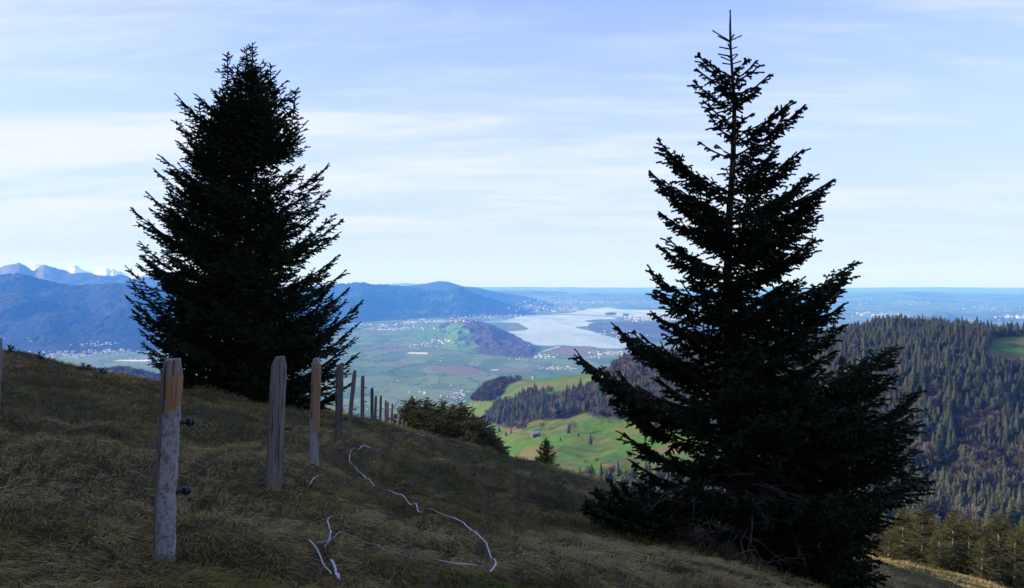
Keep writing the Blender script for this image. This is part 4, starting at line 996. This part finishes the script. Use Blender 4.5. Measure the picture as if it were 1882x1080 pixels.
# barns
def barn(px, py, L, W, hh, rz, label, stilts=0.0, roofm=None):
    w = valley_hit(px, py); root = empty('barn', tuple(w), rz); tag(root, label, 'barn')
    mb = MB(); mb.box((-L/2, -W/2, -2), (L/2, W/2, hh)); mb.add([(-L/2, -W/2, hh), (-L/2, W/2, hh), (-L/2, 0, hh+W*0.32), (L/2, -W/2, hh), (L/2, W/2, hh), (L/2, 0, hh+W*0.32)], None, [(0, 2, 1), (3, 4, 5)])
    obj('wall', mb.mesh('barn_wall', [M_PLANK]), root)
    rb = MB(); e = 0.9
    for s_ in (1, -1):
        y0 = s_*(W/2+e); z0 = hh-e*0.64; z1 = hh+W*0.32+0.25
        V = [(-L/2-e, y0, z0), (L/2+e, y0, z0), (L/2+e, 0, z1), (-L/2-e, 0, z1)]; V2 = [(a, b, c+0.3) for a, b, c in V]
        rb.add(V+V2, [(0, 1, 2, 3), (4, 5, 6, 7), (0, 1, 5, 4), (1, 2, 6, 5), (3, 0, 4, 7)])
    obj('roof', rb.mesh('barn_roof', [roofm or M_SHINGLE]), root)
    db = MB(); db.box((L/2, -1.4, 0), (L/2+0.12, 1.4, 2.8)); obj('door', db.mesh('barn_door', [M_BARK]), root)
barn(983, 803, 13, 9, 6.5, 0.5, 'grey weathered barn with a pale gable roof in the meadow')
barn(951, 788, 12, 9, 4.5, 0.9, 'low dark brown barn left of the leafless trees', roofm=M_BARK)
def chapel():
    w = valley_hit(979.5, 697, 1500, 2600); root = empty('chapel', tuple(w), 0.3); root.scale = (0.55, 0.55, 0.62); tag(root, 'tiny white chapel with a pointed tower on the green ridge', 'chapel')
    a = MB(); a.box((-2.6, -2.6, -2), (2.6, 2.6, 15)); obj('tower', a.mesh('chapel_tower', [M_WALL]), root)
    b = MB(); b.add([(-3, -3, 15), (3, -3, 15), (3, 3, 15), (-3, 3, 15), (0, 0, 22)], None, [(0, 1, 4), (1, 2, 4), (2, 3, 4), (3, 0, 4)]); obj('spire', b.mesh('chapel_spire', [M_ROOF]), root)
    c = MB(); c.box((2.6, -4, -2), (15, 4, 6)); c.add([(2.6, -4, 6), (2.6, 4, 6), (2.6, 0, 9.5), (15, -4, 6), (15, 4, 6), (15, 0, 9.5)], None, [(0, 2, 1), (3, 4, 5)]); obj('nave', c.mesh('chapel_nave', [M_WALL]), root)
    d = MB(); d.add([(2.2, -4.7, 5.6), (15.5, -4.7, 5.6), (15.5, 0, 9.9), (2.2, 0, 9.9), (15.5, 4.7, 5.6), (2.2, 4.7, 5.6)], [(0, 1, 2, 3), (3, 2, 4, 5)]); obj('roof', d.mesh('chapel_roof', [M_ROOF]), root)
chapel()
# farmhouses on the ridge
def house_geo(L=13, W=10, h=6.5):
    V = [(-L/2, -W/2, -2), (L/2, -W/2, -2), (L/2, W/2, -2), (-L/2, W/2, -2), (-L/2, -W/2, h), (L/2, -W/2, h), (L/2, W/2, h), (-L/2, W/2, h), (-L/2, 0, h+W*.33), (L/2, 0, h+W*.33),
         (-L/2-.6, -W/2-.6, h-.3), (L/2+.6, -W/2-.6, h-.3), (L/2+.6, 0, h+W*.33+.2), (-L/2-.6, 0, h+W*.33+.2), (L/2+.6, W/2+.6, h-.3), (-L/2-.6, W/2+.6, h-.3)]
    T = [(0, 1, 5), (0, 5, 4), (1, 2, 6), (1, 6, 5), (2, 3, 7), (2, 7, 6), (3, 0, 4), (3, 4, 7), (4, 8, 7), (5, 6, 9), (10, 11, 12), (10, 12, 13), (13, 12, 14), (13, 14, 15)]
    return np.array(V, float), np.array(T), np.array([0]*10+[1]*4)
HG = [house_geo(), house_geo(18, 11, 9), house_geo(10, 9, 5)]
HM = [meshdata('house', g[0], g[1], [M_WALL, m], False, g[2]) for g in HG for m in (M_ROOF, M_ROOFG)]
HGS = [g for g in HG for m in (0, 1)]
# village clusters: column,row,half width,half height,count,label phrase, size
VIL = [(838, 727, 28, 11, 60, 'white house in the village straight behind the spruce thicket', 0.85),
       (860, 752, 18, 12, 26, 'white house at the near edge of the village above the thicket', 0.8),
       (700, 752, 40, 8, 34, 'pale house in the village behind the far fence posts', 0.9),
       (938, 700, 24, 3.0, 34, 'white house in the row behind the wooded knoll', 0.9),
       (1022, 677, 36, 4.5, 60, 'white house of the long village beyond the green ridge', 1.0),
       (775, 721, 22, 3, 12, 'farm building in the fields beyond the thicket', 1.0),
       (792, 634, 50, 4.5, 74, 'pale house in the village at the foot of the low wooded hill', 1.3)]
STUFFV = [(805, 627, 40, 5, 60, 1.3), (722, 604, 78, 3.5, 120, 1.7), (700, 596, 60, 2, 40, 1.8), (820, 590, 70, 3, 100, 1.8), (880, 584, 50, 2.5, 40, 1.8), (905, 580, 70, 2.5, 60, 1.8), (1120, 648, 36, 4.0, 90, 1.2), (1085, 656, 40, 3, 20, 1.2), (1008, 655, 28, 4, 30, 1.3), (955, 660, 20, 2.5, 10, 1.2),
          (985, 563, 50, 9, 120, 2.6), (1045, 568, 40, 5, 80, 2.4), (1080, 556, 90, 4, 120, 2.6), (1180, 555, 60, 4, 50, 2.6), (1195, 586, 46, 5, 160, 2.2), (1140, 615, 50, 8, 30, 1.6), (1000, 552, 60, 4, 40, 2.6),
          (115, 652, 60, 6, 130, 1.5), (205, 647, 50, 4, 90, 1.5), (260, 664, 60, 6, 50, 1.4), (60, 625, 60, 8, 5, 1.2), (180, 632, 50, 5, 25, 1.5), (330, 670, 40, 8, 50, 1.3),
          (1610, 577, 60, 5, 70, 2.0), (1560, 560, 60, 8, 40, 2.2), (1700, 556, 120, 5, 60, 2.6), (1820, 565, 80, 8, 50, 2.2), (1870, 583, 40, 5, 60, 2.2), (1640, 590, 60, 3, 24, 2.2), (890, 645, 200, 30, 16, 1.1), (780, 700, 120, 30, 8, 0.9), (780, 555, 10, 2, 5, 1.6), (1000, 545, 40, 4, 20, 2.6)]
def make_villages():
    rg = np.random.default_rng(12)
    def cl(c, r, a, b, n, sz):
        k = rg.normal(0, 0.5, (n, 2)).clip(-1, 1); px = c+k[:, 0]*a; py = r+k[:, 1]*b+k[:, 0]*0
        out = []
        for x, y in zip(px, py):
            w = Pg(x, max(y, 533))
            if w[1] < 5500:
                g = float(H(np.array([w[0]]), np.array([w[1]]))[0])
                if g > -849: w = valley_hit(x, y, 2500, 6500)
                else: w[2] = -850
            # sit on hills where there are some
            v = rg.integers(0, 6)
            out.append((w[0], w[1], w[2], rg.uniform(0, 3.14), 0.85*sz*rg.uniform(0.6, 1.25), v, rg.uniform(0.9, 1.2)))
        return out
    for c, r, a, b, n, lb, sz in VIL:
        individuals('house', HM, cl(c, r, a, b, n, sz), lb, 'house', lb.replace('white house', 'houses').replace('pale house', 'houses').replace('farm building', 'farm buildings'))
    rest = []
    for c, r, a, b, n, sz in STUFFV: rest += cl(c, r, a, b, n, sz)
    rest = np.array(rest)
    # lift those that fall on a hill or ridge
    for o in bpy.data.objects:
        pass
    me_list = []
    bpy.context.view_layer.update()
    dg = bpy.context.evaluated_depsgraph_get()
    for i in range(len(rest)):
        w = Vector(rest[i, :3]); dr = w.normalized()
        ok, loc, *_r = scene.ray_cast(dg, dr*4200.0, dr, distance=w.length-4200.0+50) if w.length > 4500 else (False, None)
        if ok and _r[2] is not None and _r[2].name.split('.')[0] not in ('haze', 'lake'): rest[i, :3] = loc
        elif ok and _r[2] is not None and _r[2].name.startswith('lake'): rest[i, 4] = 0.01
        if w.length > 21000: rest[i, 4] *= 0.75
    g = [(q[0], q[1], np.where(q[2] == 1, 1+(i % 2), 0)) for i, q in enumerate(HGS)]
    tag(merged('distant_town', g, rest, [M_WALL, M_ROOF, M_ROOFG]), 'pale scattered towns far off across the plain and lake shores', 'town', kind='stuff')
# haze must not catch the rays: look the ground up before the air box matters
bpy.data.objects['haze'].hide_viewport = True
make_villages()
bpy.data.objects['haze'].hide_viewport = False
# long greenhouses and industrial halls on the plain
def hall(px0, px1, py, depth_m, h, label, rough=0):
    a = Pg(px0, py); b = Pg(px1, py+rough); v = b-a; L = np.linalg.norm(v); root = empty('hall', tuple((a+b)/2), math.atan2(v[1], v[0])); tag(root, label, 'building')
    m = MB(); m.box((-L/2, -depth_m/2, -2), (L/2, depth_m/2, h)); obj('wall', m.mesh('hall_wall', [M_WALL]), root)
    m = MB(); m.box((-L/2-2, -depth_m/2-2, h+0.01), (L/2+2, depth_m/2+2, h+2)); obj('roof', m.mesh('hall_roof', [M_WALL]), root)
for q in [(752, 787, 649, 60, 8, 'long white greenhouse lying in the green plain below the village', 1.2), (741, 752, 593.5, 150, 16, 'left one of two big white halls at the foot of the blue ridge'), (753, 766, 593.3, 180, 16, 'right one of two big white halls at the foot of the blue ridge'),
          (786, 812, 592, 120, 16, 'long white factory hall left of the low wooded hill'), (772, 782, 587, 120, 14, 'short white hall just above the long factory hall'), (698, 712, 600, 90, 12, 'white hall in the left part of the plain'), (232, 275, 665, 120, 14, 'huge pale hall in the valley seen left of the broad spruce'), (215, 232, 664, 90, 10, 'smaller pale hall joined to the huge hall in the left valley'),
          (903, 916, 681, 40, 7, 'white shed in the brown reed field'), (700, 730, 606, 70, 10, 'low white hall among the houses in the left plain')]: hall(*q)

# hedges and tree rows across the plain
def hedges():
    rg = np.random.default_rng(31); g = far_bare(900, 13, 5, 34)
    lines = [((560, 700), (700, 690)), ((690, 690), (760, 672)), ((760, 672), (800, 664)), ((715, 687), (772, 701)), ((640, 668), (760, 662)), ((665, 652), (730, 654)), ((700, 655), (760, 653)), ((840, 663), (905, 690)), ((870, 665), (985, 668)), ((720, 705), (840, 697)), ((672, 704), (735, 706)), ((840, 697), (900, 690)), ((900, 664), (1000, 663)),
             ((640, 626), (740, 628)), ((650, 610), (720, 612)), ((690, 722), (830, 712)), ((930, 672), (1060, 668)), ((1060, 660), (1130, 664)), ((820, 652), (850, 646)), ((850, 646), (980, 662)), ((600, 730), (690, 733)), ((1035, 634), (985, 652)), ((1040, 637), (1090, 637)), ((931, 609), (972, 605)), ((870, 594), (960, 595)), ((0, 660), (120, 668)), ((220, 676), (330, 672)), ((200, 655), (330, 652)), ((985, 632), (1035, 633)), ((640, 742), (700, 738)), ((760, 735), (800, 728))]
    inst = []
    for a, b in lines:
        A = Pg(*a); B = Pg(*b); L = np.linalg.norm(B-A); n = int(L/ 16)
        t = np.linspace(0, 1, n); gate = fbm(t*L/260+a[0], t*0+a[1], 2, 3)
        for q in t[gate > -0.12]:
            w = A+(B-A)*q; inst.append((w[0]+rg.normal(0, 9), w[1]+rg.normal(0, 9), w[2], rg.uniform(0, 6), rg.uniform(0.4, 1.1), 0, 1.3))
    for k in range(420):
        w = Pg(rg.uniform(560, 1130), 640+rg.uniform(0, 1)**1.0*110)
        if w[1] > 4900: inst.append((w[0], w[1], w[2], 0, rg.uniform(0.4, 1.1), 0, 1.2))
    for k in range(60):   # small copses
        w = Pg(rg.uniform(560, 900), rg.uniform(640, 730))
        for j in range(rg.integers(4, 14)): inst.append((w[0]+rg.normal(0, 50), w[1]+rg.normal(0, 25), w[2], 0, rg.uniform(0.6, 1.1), 0, 1.2))
    inst = np.array(inst); bpy_px = proj(inst[:, 0], inst[:, 1], inst[:, 2])
    inst = inst[~in_poly(LAKE, bpy_px[0], bpy_px[1])]
    tag(merged('hedgerow', [g], inst, [M_RANGE, M_BARK]), 'dark rows of hedges and trees crossing the green plain', 'hedge', kind='stuff')
hedges()

# ------------------------------------------------------------------ fence posts
W_GREY = m_wood('weathered_wood', (0.125, 0.108, 0.098), (0.215, 0.190, 0.175))
W_BARKY = m_wood('barky_post_wood', (0.145, 0.125, 0.112), (0.23, 0.205, 0.19), 1.0, 0.93, 1.25, True)
W_SPLIT = m_wood('split_post_wood', (0.22, 0.20, 0.19), (0.33, 0.31, 0.29), 0.8, 0.35, 1.22)
W_DARK = m_wood('dark_post_wood', (0.085, 0.075, 0.070), (0.17, 0.15, 0.14))
def post_mesh(w, t, h, m, seed, chamfer=0.3, flat_top=0.5, rufa=0.06, below=0.4):
    """a split log: rounded rectangle section, wavering sides, sloping shoulders at the top; origin at ground level"""
    rg = np.random.default_rng(seed); ns = 16; nz = 46; zs = np.r_[np.linspace(-below, h-0.11, nz), h-0.07, h-0.035, h-0.004, h]
    V = []
    th = (np.arange(ns)+0.5)/ns*2*np.pi
    cx = np.sign(np.cos(th))*np.abs(np.cos(th))**0.55; sy = np.sign(np.sin(th))*np.abs(np.sin(th))**0.55
    for i, z in enumerate(zs):
        k = 1.0
        if z > h-0.10: k = 1-(1-flat_top)*((z-(h-0.10))/0.10)
        if z >= h-1e-6: k *= 0.93
        wv = 1+0.05*fbm(np.array([z*3.1+seed]), np.array([seed*1.7]), 3, seed)[0]
        rgh = 1+rufa*fbm(th*1.3+seed, np.full(ns, z*9.0), 4, seed+3, 0.65)
        off = 0.006*fbm(np.array([z*2+seed]), np.array([3.1]), 2, seed+9)[0]
        taper = 1.0-0.05*z/h
        V.append(np.stack([cx*w/2*k*wv*rgh*taper+off, sy*t/2*(0.35+0.65*k)*wv*rgh, np.full(ns, z)+(0.006*cx if z > h-0.02 else 0)], 1))
    V = np.vstack(V); F = grid_faces(len(zs), ns, True); c = len(V); V = np.vstack([V, [[0, 0, h+0.001]]])
    j = np.arange(ns); b = (len(zs)-1)*ns; T = np.stack([b+j, b+(j+1) % ns, np.full(ns, c)], 1)
    return meshdata('post', V, [F, T], m, True)
def torus(mb, c, R0, r0, axis, n=20, k=8, m=0):
    a = nrm(np.cross(axis, [0.2, 0.9, 0.35])); b = np.cross(axis, a)
    th = np.arange(n)/n*2*np.pi; ph = np.arange(k)/k*2*np.pi
    rad = np.cos(th)[:, None]*a+np.sin(th)[:, None]*b
    V = np.asarray(c)+rad[:, None]*(R0+r0*np.cos(ph))[None, :, None]+np.asarray(axis)*(r0*np.sin(ph))[None, :, None]
    i = np.arange(n)[:, None]; jj = np.arange(k)[None]
    Q = np.stack([i*k+jj, i*k+(jj+1) % k, ((i+1) % n)*k+(jj+1) % k, ((i+1) % n)*k+jj], -1).reshape(-1, 4); mb.add(V.reshape(-1, 3), Q, None, m)
def insulator(kind, side, z, w, s=1.0):
    """screwed into the side of the post, eye to the right"""
    mb = MB(); x = side*w/2
    ax = np.array([0.0, 1.0, 0.0])
    if kind == 'ring':
        mb.tube([(x*0.8, 0, z), (x+side*0.035*s, 0, z)], 0.004*s, 6, 1); mb.tube([(x+side*0.008*s, 0, z), (x+side*0.024*s, 0, z)], [0.013*s, 0.010*s], 10, 0)
        torus(mb, (x+side*0.040*s, 0, z), 0.0135*s, 0.0052*s, nrm(np.array([0.25, 1.0, 0.1])))
    elif kind == 'clamp':
        mb.tube([(x*0.9, -0.01, z), (x+side*0.006*s, -0.01, z)], 0.017*s, 10, 0); mb.tube([(x+side*0.004*s, -0.01, z), (x+side*0.030*s, -0.01, z)], [0.011*s, 0.009*s], 8, 0)
        torus(mb, (x+side*0.036*s, -0.012, z), 0.014*s, 0.0078*s, nrm(np.array([0.9, 0.45, 0.0]))); torus(mb, (x+side*0.048*s, -0.012, z), 0.011*s, 0.0065*s, nrm(np.array([0.5, 0.85, 0.0])))
        mb.tube([(x+side*0.028*s, -0.012, z), (x+side*0.056*s, -0.012, z)], 0.008*s, 8, 0)
    else:
        mb.tube([(x*0.8, 0, z), (x+side*0.05, 0, z)], 0.004, 6, 1); mb.tube([(x+side*0.020, -0.022, z), (x+side*0.022, -0.008, z), (x+side*0.024, 0.004, z), (x+side*0.026, 0.022, z)], [0.024, 0.016, 0.016, 0.024], 14, 0)
    return mb
posts = [  # top px, base px, distance, width px, material, insulators [(kind, fraction up, colour)], label
 ((318, 660), (298, 1037), 5.1, 39, W_BARKY, [('clamp', 0.685, 0), ('clamp', 0.335, 0)], 'nearest fence post, pale flaking bark below and bare orange wood above, two black insulators', 1.3),
 ((514, 655), (502, 893), 8.0, 30, W_GREY, [('ring', 0.455, 0)], 'broad grey plank post, second from the left, one small black ring on its right side', 0.5),
 ((581, 658), (577, 867), 9.3, 18, W_SPLIT, [('ring', 0.455, 1)], 'narrow pale post with an orange split streak and a red insulator', 0.8),
 ((624, 671), (622, 826), 12.0, 14.5, W_DARK, [('disc', 0.43, 2)], 'round grey post carrying a white reel insulator, in front of the spruce edge', 0.7),
 ((652, 680), (642, 782), 17.0, 8, W_GREY, [('ring', 0.35, 0)], 'thin post leaning to the right, just right of the white reel insulator', 0.7),
 ((667, 690), (666, 779), 21.0, 7.0, W_GREY, [('clamp', 0.75, 0), ('clamp', 0.45, 0)], 'tall slim grey post with two dark insulators, seen against the plain', 0.7),
 ((684, 712), (684, 778), 26.5, 6.3, W_DARK, [('clamp', 0.45, 0)], 'short dark post right of the tall slim grey one', 0.7),
 ((691, 727), (689, 783), 30.0, 5.2, W_GREY, [('ring', 0.4, 0)], 'brownish post leaning slightly, left one of a close pair', 0.7),
 ((700, 726), (698, 784), 33.0, 5.0, W_DARK, [('ring', 0.55, 0)], 'dark straight post, right one of a close pair', 0.7),
 ((709, 735), (708, 790), 38.0, 4.6, W_GREY, [('ring', 0.5, 0)], 'small grey post before the distant village houses', 0.7),
 ((721, 741), (718, 796), 43.0, 4.4, W_GREY, [], 'small post leaning right near the far end of the fence', 0.7),
 ((734, 762), (728, 800), 47.0, 4.0, W_SPLIT, [], 'pale slanting post at the far end of the fence, left of the thicket', 0.7),
 ((740, 770), (740, 804), 50.0, 3.8, W_GREY, [], 'last but one fence post, short and pale beside the thicket', 0.7),
 ((747, 775), (748, 806), 53.0, 3.6, W_GREY, [], 'last fence post, low and pale at the foot of the thicket', 0.7),
 ((713, 738), (712, 790), 40.5, 3.8, W_DARK, [], 'thin dark post between two small grey posts far along the fence', 0.7),
 ((-8, 622), (-30, 1000), 4.9, 28, W_GREY, [('clamp', 0.02, 0)], 'grey post cut off by the left edge of the picture', 0.7)]
MI = [M_BLACKPL, M_REDPL, M_WHITEPL]
G_P = 'wooden posts of the pasture fence'
for i, (tp, bp, d, wpx, m, ins, lb, asp) in enumerate(posts):
    t = P(*tp, d); b = P(*bp, d); g = ground(b[0], b[1])
    if i < 6 or True:
        # base stands on the real ground along the leaning axis
        ax = (t-b)/np.linalg.norm(t-b)
        for _ in range(6): b = b+ax*((ground(b[0], b[1])-b[2])/ax[2])
    h = np.linalg.norm(t-b); w = wpx/FPX*d
    o = obj('fence_post', post_mesh(w, w*asp*(0.62 if asp == 1.3 else 1.0), h, m, 40+i, flat_top=[0.78, 0.62, 0.6, 0.8][i] if i < 4 else 0.7, rufa=0.15 if i == 0 else 0.07), None, tuple(b))
    o.rotation_mode = 'QUATERNION'; q = Vector((0, 0, 1)).rotation_difference(Vector(ax))
    yaw = Vector((0, 0, 1)); from mathutils import Quaternion
    o.rotation_quaternion = q @ Quaternion((0, 0, 1), math.atan2(-b[0], d)*1.0)
    tag(o, lb, 'fence post', G_P)
    for (kd, fr, c) in ins:
        mb = insulator(kd, 1, h*fr, w*0.93, 1.35 if kd == 'ring' else (1.4 if i == 0 else 1.0))
        obj('insulator', mb.mesh('insulator', [MI[c], M_BLACKPL], True), o)

# ------------------------------------------------------------------ white fence tape lying in the grass
def tape(pxs, w, label, lift=0.035, mat_=None, name='fence_tape'):
    pts = [hit(x, y) for x, y in pxs]; pts = np.array(pts)
    dist = np.r_[0, np.cumsum(np.linalg.norm(np.diff(pts, axis=0), axis=1))]; n = max(8, int(dist[-1]/0.05)); s_ = np.linspace(0, dist[-1], n)
    q = np.stack([np.interp(s_, dist, pts[:, k]) for k in range(3)], 1)
    for _ in range(2): q[1:-1] = (q[:-2]+2*q[1:-1]+q[2:])/4
    q[:, 2] = H(q[:, 0], q[:, 1])+lift+0.02*fbm(s_*2.3, s_*0+w*100, 2, 5)
    q[:, 0] += 0.012*fbm(s_*3.1, s_*0+4, 2, 6)
    tan = nrm(np.gradient(q, axis=0)); side = nrm(np.cross(tan, [0, 0, 1.0])); up = np.cross(side, tan)
    tw = 1.3*fbm(s_*1.4, s_*0+2, 2, 12)[:, None]; A = side*np.cos(tw)+up*np.sin(tw); Bn = np.cross(tan, A)
    V = np.stack([q-A*w/2-Bn*0.001, q+A*w/2-Bn*0.001, q+A*w/2+Bn*0.001, q-A*w/2+Bn*0.001], 1).reshape(-1, 3)
    F = grid_faces(n, 4, True)
    tag(obj(name, meshdata(name, V, F, mat_ or M_TAPE, False)), label, 'fence tape')
tape([(700, 838), (678, 838), (668, 834), (652, 836), (643, 846), (641, 858), (645, 870), (655, 880), (668, 890), (680, 900), (700, 915), (725, 925), (745, 932), (765, 943), (790, 955), (812, 964), (835, 975), (858, 988), (875, 1003), (888, 1015), (896, 1030), (902, 1045), (910, 1058), (914, 1064), (906, 1073), (880, 1070), (850, 1066), (810, 1062), (775, 1056), (745, 1052), (720, 1043), (695, 1033), (668, 1020), (645, 1010), (630, 1004), (622, 1002), (616, 1015), (605, 1025), (590, 1027), (583, 1026)], 0.012, 'long loop of white fence tape lying on the grass, reaching down to the lower middle', 0.115)
tape([(634, 964), (615, 964), (602, 964), (600, 970), (604, 980), (607, 995), (606, 1010), (602, 1022), (597, 1026)], 0.010, 'short hooked piece of white fence tape left of the long loop', 0.08)
tape([(568, 1014), (578, 1026), (588, 1042), (596, 1060), (608, 1074), (620, 1088)], 0.010, 'thin white tape end running out of the bottom of the picture', 0.08)
tape([(608, 1052), (615, 1062), (620, 1074), (624, 1090)], 0.016, 'wider white tape end at the bottom edge of the picture', 0.08)
tape([(594, 884), (582, 888), (573, 898), (569, 908)], 0.008, 'thin curved white tape scrap in the grass between posts', 0.08)
tape([(780, 808), (768, 806), (756, 803), (745, 806)], 0.02, 'white tape end at the crest of the grass by the thicket', 0.12)

# ------------------------------------------------------------------ grass
def grass():
    rg = np.random.default_rng(99)
    N = 360000
    d = np.exp(rg.uniform(math.log(2.6), math.log(46), N)); th = rg.uniform(-0.66, 0.72, N)
    # tussocks: pull blades toward clump centres
    x = np.tan(th)*d; y = d
    cs = 0.22+0.012*d
    gx = np.floor(x/cs); gy = np.floor(y/cs); cx = (gx+0.15+0.7*hash2(gx, gy, 5))*cs; cy = (gy+0.15+0.7*hash2(gx, gy, 6))*cs; pull = 0.45*rg.uniform(0, 1, N)
    x = x+(cx-x)*pull; y = y+(cy-y)*pull
    cl = hash2(gx, gy, 7)
    big = fbm(x/1.5, y/1.5, 3, 61); green = fbm(x/1.4+5, y/1.4, 4, 62)+0.5*fbm(x/4.0, y/4.0, 2, 63)
    z = H(x, y)
    keep = (big+0.9*rg.uniform(0, 1, N) > -0.25)
    x, y, z, d, cl, big, green, cx, cy = [q[keep] for q in (x, y, z, d, cl, big, green, cx, cy)]; n = len(x)
    sc = np.clip(d/9.0, 1.0, 3.4)
    L = (0.09+0.16*rg.uniform(0, 1, n)*(0.4+cl)+0.08*np.maximum(big, 0))*(0.9+0.28*(sc-1)); L = np.where(green > 0.22, L*0.6, L)
    wd = 0.0042*sc*rg.uniform(0.7, 1.3, n)
    # matted: blades lean with the slope and with a wandering comb direction
    ang = -0.5+1.6*fbm(x/0.9, y/0.9, 3, 81)+rg.normal(0, 0.55, n)
    out = np.stack([x-cx, y-cy], 1); out /= np.linalg.norm(out, axis=1)[:, None]+1e-6
    hx = np.cos(ang)+0.55*out[:, 0]; hy = np.sin(ang)*0.9+0.55*out[:, 1]-0.15; hn = np.hypot(hx, hy)+1e-6; hx /= hn; hy /= hn
    lean = rg.uniform(0.45, 1.0, n)
    base = np.stack([x, y, z-0.01], 1)
    m1 = base+np.stack([hx*L*0.35*lean, hy*L*0.35*lean, L*(0.55-0.25*lean)], 1)
    tip = base+np.stack([hx*L*lean*0.95, hy*L*lean*0.95, L*(0.85-0.72*lean)], 1)
    s_ = np.stack([-hy, hx, np.zeros(n)], 1)*(wd/2)[:, None]
    # turn a share of the blades' flat side to face any direction
    tw = rg.uniform(-0.8, 0.8, n); s_[:, 2] = tw*wd/2
    V = np.stack([base-s_, base+s_, m1+s_*0.8, m1-s_*0.8, tip], 1).reshape(-1, 3)
    o5 = (np.arange(n)*5)[:, None]
    Q = o5+np.array([[0, 1, 2, 3]]); T = o5+np.array([[3, 2, 4]])
    me = meshdata('dry_grass', V, [Q, T], M_GRASS, False)
    tone = np.clip(0.58-1.0*green+0.26*(cl-0.5)+rg.normal(0, 0.12, n)+0.28*big, 0, 1)
    attr(me, 'tone', np.repeat(tone, 5))
    tag(obj('grass', me), 'dry matted pasture grass, straw coloured with green patches', 'grass', kind='stuff')
grass()
# small sprigs on the left skyline
def sprigs():
    for i, (px, py, lb, k) in enumerate([(152, 661, 'dark little sapling on the left skyline of the grass, left one of a pair', 7), (163, 668, 'dark little sapling on the left skyline of the grass, right one of a pair', 5), (71, 638, 'single dark weed on the far left skyline', 3), (188, 682, 'tiny brownish sprig right of the sapling pair on the skyline', 4), (18, 640, 'dark tuft on the skyline near the left edge', 3)]):
        c = Crown(0.07, 0.05, 0.10, 0.09, 700+i, lenk=0.4, hang=0.0, maxlen=0.3); rg = np.random.default_rng(i)
        d = 29.0; w = P(px, py, d); g = ground(w[0], d)
        for j in range(k):
            a = rg.uniform(0, 6.28); r = rg.uniform(0.05, 0.22); c.bough((0, 0, -0.05), (math.cos(a)*r, math.sin(a)*r, rg.uniform(0.08, 0.2)), 0, 0.01, 0.2)
        c.bough((0, 0, -0.2), (0, 0, 0.24), 0, 0.012, 0.2)
        root = empty('sapling', (w[0], d, g)); tag(root, lb, 'plant'); obj('foliage', c.mesh('sapling_foliage', M_NEEDLE, 2), root); obj('stem', c.wood.mesh('sapling_stem', [M_BARK]), root)
sprigs()
print('total faces', sum(len(o.data.polygons) for o in bpy.data.objects if o.type == 'MESH'))
